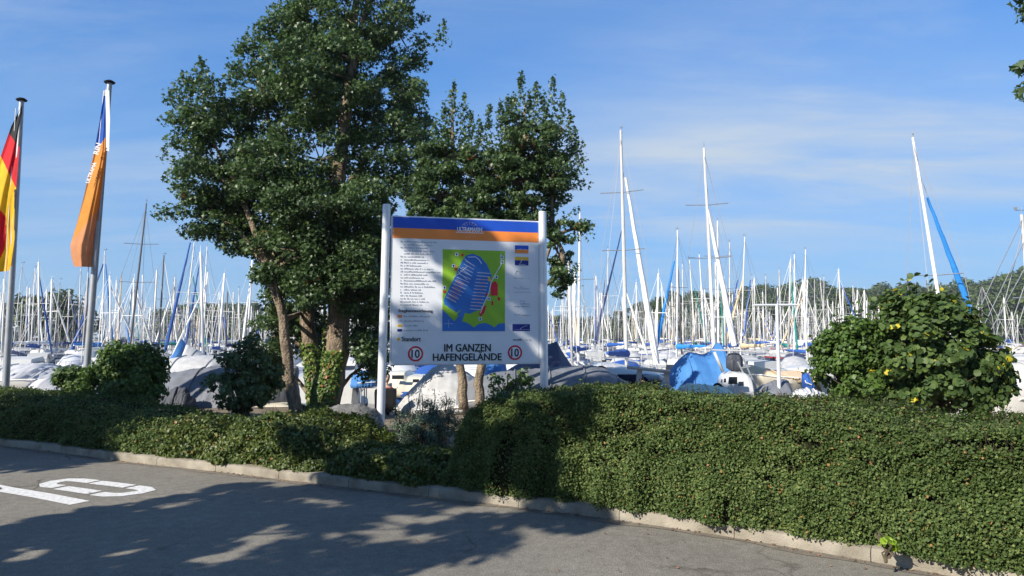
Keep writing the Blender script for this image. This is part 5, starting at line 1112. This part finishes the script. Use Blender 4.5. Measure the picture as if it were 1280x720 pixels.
tr = empty('trestle', P(815, 500, 12.3), label='grey wooden trestle with two posts in front of the navy hull', cat='trestle')
mb = MB(off=tr.location)
for (x0, y0, x1, y1) in ((800, 460, 796, 500), (833, 464, 835, 500)): mb = MB(off=tr.location); a, b = P(x0, y0, 12.3), P(x1, y1, 12.3); mb.box((a + b) / 2, (.075, .07, (a - b).length), ax=Matrix.Rotation(.1 if x0 < 810 else -.05, 3, 'Y')); mb.build('post', M['greywood'], tr)
mb = MB(off=tr.location); a, b = P(784, 459, 12.25), P(838, 465, 12.25); mb.path([a, b], .032, 6); mb.build('rail', M['greywood'], tr)
# blue tarpaulin boat
covered('covered_boat', 'boat under a bright blue tarpaulin with two peaks, left of the white pod cabin', [(824, 484, 494), (831, 472, 493), (842, 458, 492), (853, 446, 492), (861, 440, 492), (868, 441, 492), (878, 443, 492), (887, 441, 492), (893, 435, 492), (897, 427, 492), (902, 438, 492), (908, 452, 492), (922, 468, 492), (930, 484, 492)], 15.2, 1.0, 't_blue', ex=2.0, wr=.022, wfreq=1.2, seed=15)
covered('covered_dinghy', 'dinghy under a pale mint cover in front of the blue tarpaulin', [(846, 490, 498), (850, 483, 498), (860, 479, 498), (880, 481, 498), (905, 484, 498), (915, 490, 498)], 12.6, .4, 't_mint', ex=2.5, wr=.02, seed=16, cat='covered dinghy')
# white pod cabin with dark windows
r_, of_ = covered('motor_boat', 'small white motor boat with rounded cabin, dark windows and a black cover on its arch', [(896, 486, 500), (900, 474, 500), (906, 467, 500), (914, 464, 500), (926, 465, 500), (933, 470, 500), (938, 480, 500), (941, 492, 500)], 13.4, .55, 'gel', ex=5, wr=0, seed=17, cat='motor boat', part='cabin', nst=60)
for x0, x1, y0, y1 in ((910, 921, 471, 480), (904, 907, 473, 478), (900.5, 902.5, 474, 478), (922, 929, 477, 482)):
    mb = MB(off=of_); mb.plate([P(x0 + (0 if x0 > 905 else .5), y1, 12.80), P(x1, y1, 12.80), P(x1, y0, 12.83), P(x0 + 1, y0, 12.83)], (0, -1, 0), .03); mb.build('window', M['win'], r_)
mb = MB(off=of_); c = P(897, 485, 12.75)
mb.path([c + Vector((.07 * math.cos(R(a)), 0, .07 * math.sin(R(a)))) for a in range(0, 361, 24)], .02, 6); mb.build('fender_ring', M['black'], r_, smooth='all')
mb = MB(off=of_); mb.path([P(904, 465, 13.4), P(893, 440, 13.4)], .028, 8); mb.build('arch_post', M['gel'], r_, smooth='all')
mb = MB(off=of_); mb.path([P(890, 437.5, 13.4), P(946, 439.5, 13.4)], .014, 6); mb.build('crossbar', M['gel'], r_)
mb, _ = body([(908, 446, 452), (911, 442, 453), (918, 441, 457), (924, 442, 455), (928, 447, 451)], 13.5, .12, 2.2, nst=18, off=of_, wr=.02); mb.build('black_cover', M['t_dark'], r_, smooth='all')
mb = MB(off=of_)
for x0, y0, x1, y1 in ((922, 452, 940, 488), (929, 448, 946, 486), (926, 460, 938, 458), (930, 470, 943, 468)): mb.path([P(x0, y0, 13.2), P(x1, y1, 13.2)], .016, 5)
mb.build('windscreen_frame', M['steel'], r_)
# white pole with crossbar
pl = empty('pole', P(974, 500, 13.6), label='white T-shaped pole with a long crossbar standing behind the hedge', cat='pole')
mb = MB(off=pl.location); mb.path([P(974.5, 505, 13.6), P(971, 380, 13.6)], [.036, .03], 12); mb.build('post', M['alu'], pl, smooth=True)
mb = MB(off=pl.location); mb.path([P(942, 381.5, 13.55), P(997, 381, 13.65)], .022, 8); mb.build('crossbar', M['alu'], pl)
# beige, grey and white covers right of it
covered('covered_boat', 'boat under a dark grey sagging tarpaulin at the foot of the T-shaped pole', [(938, 492, 502), (950, 484, 502), (962, 478, 502), (975, 474, 502), (984, 475, 502), (988, 484, 502), (990, 496, 502)], 13.9, .6, 't_grey', ex=1.8, wr=.03, seed=18)
covered('covered_boat', 'boat with cream hull and beige cover right of the T-shaped pole', [(928, 458, 470), (940, 456, 470), (952, 460, 470), (962, 463, 472), (1000, 464, 474), (1010, 472, 478), (1022, 488, 490)], 17.5, 1.1, 't_beige', ex=2.2, wr=.02, hull=[(915, 468, 500), (960, 470, 500), (1026, 478, 500)], hullm='gel_cream', seed=19)
covered('covered_boat', 'white covered boat behind the beige one, left of the big bush', [(985, 460, 466), (996, 457, 466), (1012, 457, 467), (1030, 463, 470), (1036, 468, 472)], 21, 1.1, 'gel', ex=3, wr=.0, hull=[(980, 464, 490), (1000, 464, 490), (1040, 468, 490)], seed=20)
covered('tarpaulin_heap', 'heap of crumpled white sheeting at the left foot of the big bush', [(986, 497, 506), (994, 489, 506), (1008, 485, 507), (1020, 488, 508), (1034, 494, 509), (1046, 504, 510)], 11.9, .4, 't_white', ex=1.4, wr=.08, wfreq=5, seed=21, cat='sheeting')
covered('covered_dinghy', 'small folded royal blue cover beside the beige cover, left of the big bush', [(1003, 466, 470), (1007, 464, 480), (1012, 470, 482), (1017, 480, 484)], 15.5, .2, 's_blue', ex=1.5, wr=.03, seed=22, cat='cover')
covered('covered_boat', 'large white boat with grey deck cover at the right edge', [(1232, 500, 520), (1240, 474, 518), (1254, 456, 516), (1275, 450, 500), (1350, 446, 500), (1450, 450, 500)], 13.6, 1.2, 't_lgrey', ex=2.4, wr=.01, hull=[(1226, 505, 530), (1245, 488, 530), (1300, 484, 530), (1460, 486, 530)], seed=23)
# boulder beside the trunk foot
bo = empty('boulder', P(436, 548, 11.), label='rounded grey boulder at the foot of the ivy-covered maple, left of the sign post', cat='boulder')
mb, _ = body([(386, 530, 556), (396, 519, 556), (410, 510, 556), (428, 505, 556), (450, 505, 556), (466, 511, 556), (476, 522, 556), (484, 540, 556)], 11., .55, 2.4, nst=46, nsec=22, wr=.035, wfreq=2.5, seed=24, off=bo.location); mb.build('stone', M['rock'], bo, smooth='all')
# black wheeled hand cart and the person behind the left sign post
ct = empty('hand_cart', P(482, 523, 14.2), label='black wheeled cart partly hidden behind the left sign post', cat='cart')
mb = MB(off=ct.location); c = P(482, 502, 14.2); mb.loft([[c + Vector((x * w, y * .2, z)) for x, y in ((-1, -1), (1, -1), (1, 1), (-1, 1))] for w, z in ((.14, -.18), (.17, -.1), (.18, .18), (.17, .24))]); mb.build('body', M['black'], ct)
for px in (474, 490):
    c = P(px, 516, 14.05); mb = MB(off=ct.location); mb.path([c + Vector((.085 * math.cos(R(a)), 0, .085 * math.sin(R(a)))) for a in range(0, 361, 20)], .022, 6); w_ = mb.build('wheel', M['black'], ct, smooth='all')
    mb = MB(off=ct.location); mb.path([c + Vector((0, -.015, 0)), c + Vector((0, .015, 0))], .045, 12); mb.build('hub', M['gel'], w_)
mb = MB(off=ct.location); mb.path([P(488, 505, 14.2), P(494, 486, 14.3), P(497, 484, 14.3)], .012, 6); mb.build('handle', M['steel'], ct)
# small jetty with the person
jt = empty('jetty', (-3.3, 19.9, -1.2), label='short timber jetty below the quay, carrying the person', cat='jetty')
for q in range(16): mb = MB(off=jt.location); mb.box((-3.3 + .02 * math.sin(q), 17.4 + q * .3, -1.13 + .004 * math.sin(q * 3)), (1.9, .27, .04)); mb.build('plank', M['wood'], jt)
for x in (-4.1, -2.5):
    for y in (17.6, 21.6): mb = MB(off=jt.location); mb.path([(x, y, -2.2), (x, y, -1.16)], .08, 8); mb.build('pile', M['wood'], jt)
M['skin'] = mat('skin', (.52, .33, .24), .55); M['hair'] = mat('brown_hair', (.07, .035, .02), .7, scale=30); M['rust'] = mat('rusty_red_cloth', (.30, .06, .035), .85, bump=.3); M['jeans'] = mat('dark_trousers', (.03, .035, .06), .85)
pf = empty('person', (-3.30, 19.6, -1.11), R(20), 'person with brown hair in a rusty red top beside the left sign post', 'person')
def skin_chain(name, verts, edges, radii, m, parent, sub=2):
    me = bpy.data.meshes.new(name); me.from_pydata(verts, edges, []); o = link(name, me, parent)
    sk = o.modifiers.new('skin', 'SKIN'); me.skin_vertices.new() if not me.skin_vertices else None
    for i, r_ in enumerate(radii):
        rr_ = r_ if hasattr(r_, '__len__') else (r_, r_); me.skin_vertices[0].data[i].radius = rr_
    me.skin_vertices[0].data[0].use_root = True
    ss = o.modifiers.new('sub', 'SUBSURF'); ss.levels = sub; ss.render_levels = sub; me.materials.append(m); return o
bv = [(0, 0, .86), (0, .0, 1.05), (0, .0, 1.24), (0, .01, 1.35), (0, .02, 1.42), (0, .0, 1.50), (-.15, 0, 1.30), (-.20, .03, 1.06), (-.16, -.14, .92), (.15, 0, 1.30), (.22, .02, 1.06), (.17, -.14, .92), (-.09, 0, .78), (-.10, -.02, .44), (-.10, .02, .07), (-.10, -.11, .04), (.09, 0, .78), (.10, -.03, .44), (.10, .03, .07), (.10, -.09, .04)]
be = [(0, 1), (1, 2), (2, 3), (3, 4), (4, 5), (3, 6), (6, 7), (7, 8), (3, 9), (9, 10), (10, 11), (0, 12), (12, 13), (13, 14), (14, 15), (0, 16), (16, 17), (17, 18), (18, 19)]
br = [(.14, .10), (.125, .09), (.145, .10), (.10, .07), .045, .05, .055, .042, .032, .055, .042, .032, .085, .058, .038, .035, .085, .058, .038, .035]
skin_chain('body', bv, be, br, M['skin'], pf)
skin_chain('top', [(0, 0, .90), (0, 0, 1.08), (0, 0, 1.25), (0, .01, 1.345), (-.16, 0, 1.29), (-.205, .03, 1.08), (.16, 0, 1.29), (.225, .02, 1.08)], [(0, 1), (1, 2), (2, 3), (3, 4), (4, 5), (3, 6), (6, 7)], [(.165, .12), (.145, .105), (.16, .115), (.11, .08), .07, .058, .07, .058], M['rust'], pf)
skin_chain('trousers', [(0, 0, .84), (-.09, 0, .76), (-.10, -.02, .44), (-.10, .02, .10), (.09, 0, .76), (.10, -.03, .44), (.10, .03, .10)], [(0, 1), (1, 2), (2, 3), (0, 4), (4, 5), (5, 6)], [(.155, .115), .098, .072, .055, .098, .072, .055], M['jeans'], pf)
def ball(c, r, n=12, off=(0, 0, 0)):
    mb = MB(); rings = [[(c[0] + r[0] * math.sin(a) * math.cos(b), c[1] + r[1] * math.sin(a) * math.sin(b), c[2] + r[2] * math.cos(a)) for b in [2 * math.pi * k / n for k in range(n)]] for a in [math.pi * (q + .02) / 9.04 for q in range(10)]]; mb.loft(rings); return mb
hd_ = ball((0, -.01, 1.60), (.078, .095, .115)); hd_.path([(0, -.10, 1.61), (0, -.125, 1.585), (0, -.10, 1.575)], [.008, .014, .01], 6); head = hd_.build('head', M['skin'], pf, smooth='all')
for x in (-.03, .03): ball((x, -.096, 1.615), (.012, .006, .008), 8).build('eye', M['black'], head)
ball((0, .02, 1.635), (.092, .10, .11)).build('hair', M['hair'], head, smooth='all'); ball((0, .08, 1.52), (.06, .045, .10)).build('hair', M['hair'], head, smooth='all')

# motor boats without masts in the nearest water rows
def motor_proto(k):
    mb = MB(); L, B, H = 6., 2.3, .85; z = H
    if k == 0: mb.loft([[(x, -w, z), (x + .05, -w * .85, z + h), (x + .05, w * .85, z + h), (x, w, z)] for x, w, h in ((-1.6, .9, .02), (-1.4, .95, .75), (.2, .9, .85), (.9, .75, .1))])
    else: mb.loft([[(x, -w, z - .05), (x, -w * .55, z + h * .8), (x, 0, z + h), (x, w * .55, z + h * .8), (x, w, z - .05)] for x, w, h in ((-2.8, .9, .1), (-2.2, 1.12, .35), (-.6, 1.18, .75), (.4, 1.15, .8), (1.6, .9, .4), (2.7, .3, .12))])
    return mb.mesh('cover' if k else 'cabin', M[('deck', 's_blue', 't_lgrey', 't_white', 't_navy', 'deck')[k]], smooth=True)
mps = [motor_proto(k) for k in range(6)]; hm6 = [hull_mesh(6., 2.3, .85, 'gel', s_) for s_ in ('s_blue', 's_navy', 'deck')]
mb = MB()
for s_ in (-1, 1):
    prev = None
    for t in (-.42, -.2, .05, .28, .42, .49):
        w_ = 2.3 / 2 * (1 - max(0, (t + .08) / .58) ** 2.1) * .96; p0 = Vector((t * 6, s_ * max(w_, .04), .83)); p1 = p0 + Vector((0, 0, .42)); mb.path([p0, p1], .016, 4)
        if prev is not None: mb.path([prev, p1], .014, 4)
        prev = p1
rail6 = mb.mesh('railing', M['steel'])
mb = MB(); mb.box((-3.15, 0, .75), (.32, .3, .5)); mb.box((-3.12, 0, .3), (.14, .1, .6)); motor6 = mb.mesh('outboard_motor', M['black'])
mb = MB()
for s_ in (-1, 1): mb.add([(-1.3, s_ * .975, 1.1), (-.1, s_ * .965, 1.12), (-.1, s_ * .88, 1.5), (-1.3, s_ * .9, 1.45)], [(0, 1, 2, 3)])
mb.add([(.3, -.78, 1.55), (.3, .78, 1.55), (.78, .72, 1.12), (.78, -.72, 1.12)], [(0, 1, 2, 3)]); mb.v = [(a, b, c + .06) if a > .2 else (a, b * 1.02, c) for a, b, c in mb.v]; win6 = mb.mesh('window', M['win'])
ml = ['small white cabin motor boat in the nearest rows', 'small white boat under a blue cover in the nearest rows', 'small white boat under a grey cover in the nearest rows', 'small white boat under a white cover in the nearest rows', 'small white boat under a navy cover in the nearest rows', 'small white decked boat in the nearest rows']
mg = ['near motor boats with open cabins', 'near boats with blue covers', 'near boats with grey covers', 'near boats with white covers', 'near boats with navy covers', 'near decked boats']
rng = np.random.default_rng(23)
for yd in (23, 28, 33, 38.5, 50, 63):
    x = -.74 * yd
    while x < .74 * yd:
        xx = x + rng.uniform(-.4, .4); x += rng.uniform(3.0, 4.2); u = 640 + FPX * xx / yd
        if yd < 30 and (470 < u < 545 or 600 < u < 720): continue
        k = int(rng.choice(6, p=[.28, .10, .26, .18, .08, .10])); root = empty('motor_boat', (xx, yd + rng.uniform(-.8, .8), WZ), math.pi / 2 * (1 if rng.random() < .5 else -1) + rng.uniform(-.5, .5), ml[k], 'motor boat', mg[k]); sc = rng.uniform(.85, 1.12); root.scale = (sc, sc, sc)
        link('hull', hm6[int(rng.integers(3))], root); link('cover' if k else 'cabin', mps[k], root); link('railing', rail6, root); link('outboard_motor', motor6, root)
        if k == 0: link('window', win6, root)

# ------------------------------------------------------------------ light summer haze over the lake
mb = MB(); mb.box((0, 2300, 21), (8200, 6600, 48)); hzm = bpy.data.materials.new('haze_air'); hzm.use_nodes = True; ht = hzm.node_tree
for n_ in list(ht.nodes):
    if n_.type == 'BSDF_PRINCIPLED': ht.nodes.remove(n_)
pv_ = ht.nodes.new('ShaderNodeVolumePrincipled'); pv_.inputs['Color'].default_value = (.86, .92, 1, 1); pv_.inputs['Density'].default_value = .00032; pv_.inputs['Anisotropy'].default_value = .2
ht.links.new(pv_.outputs[0], ht.nodes['Material Output'].inputs['Volume'])
tag(mb.build('haze', hzm), kind='stuff')
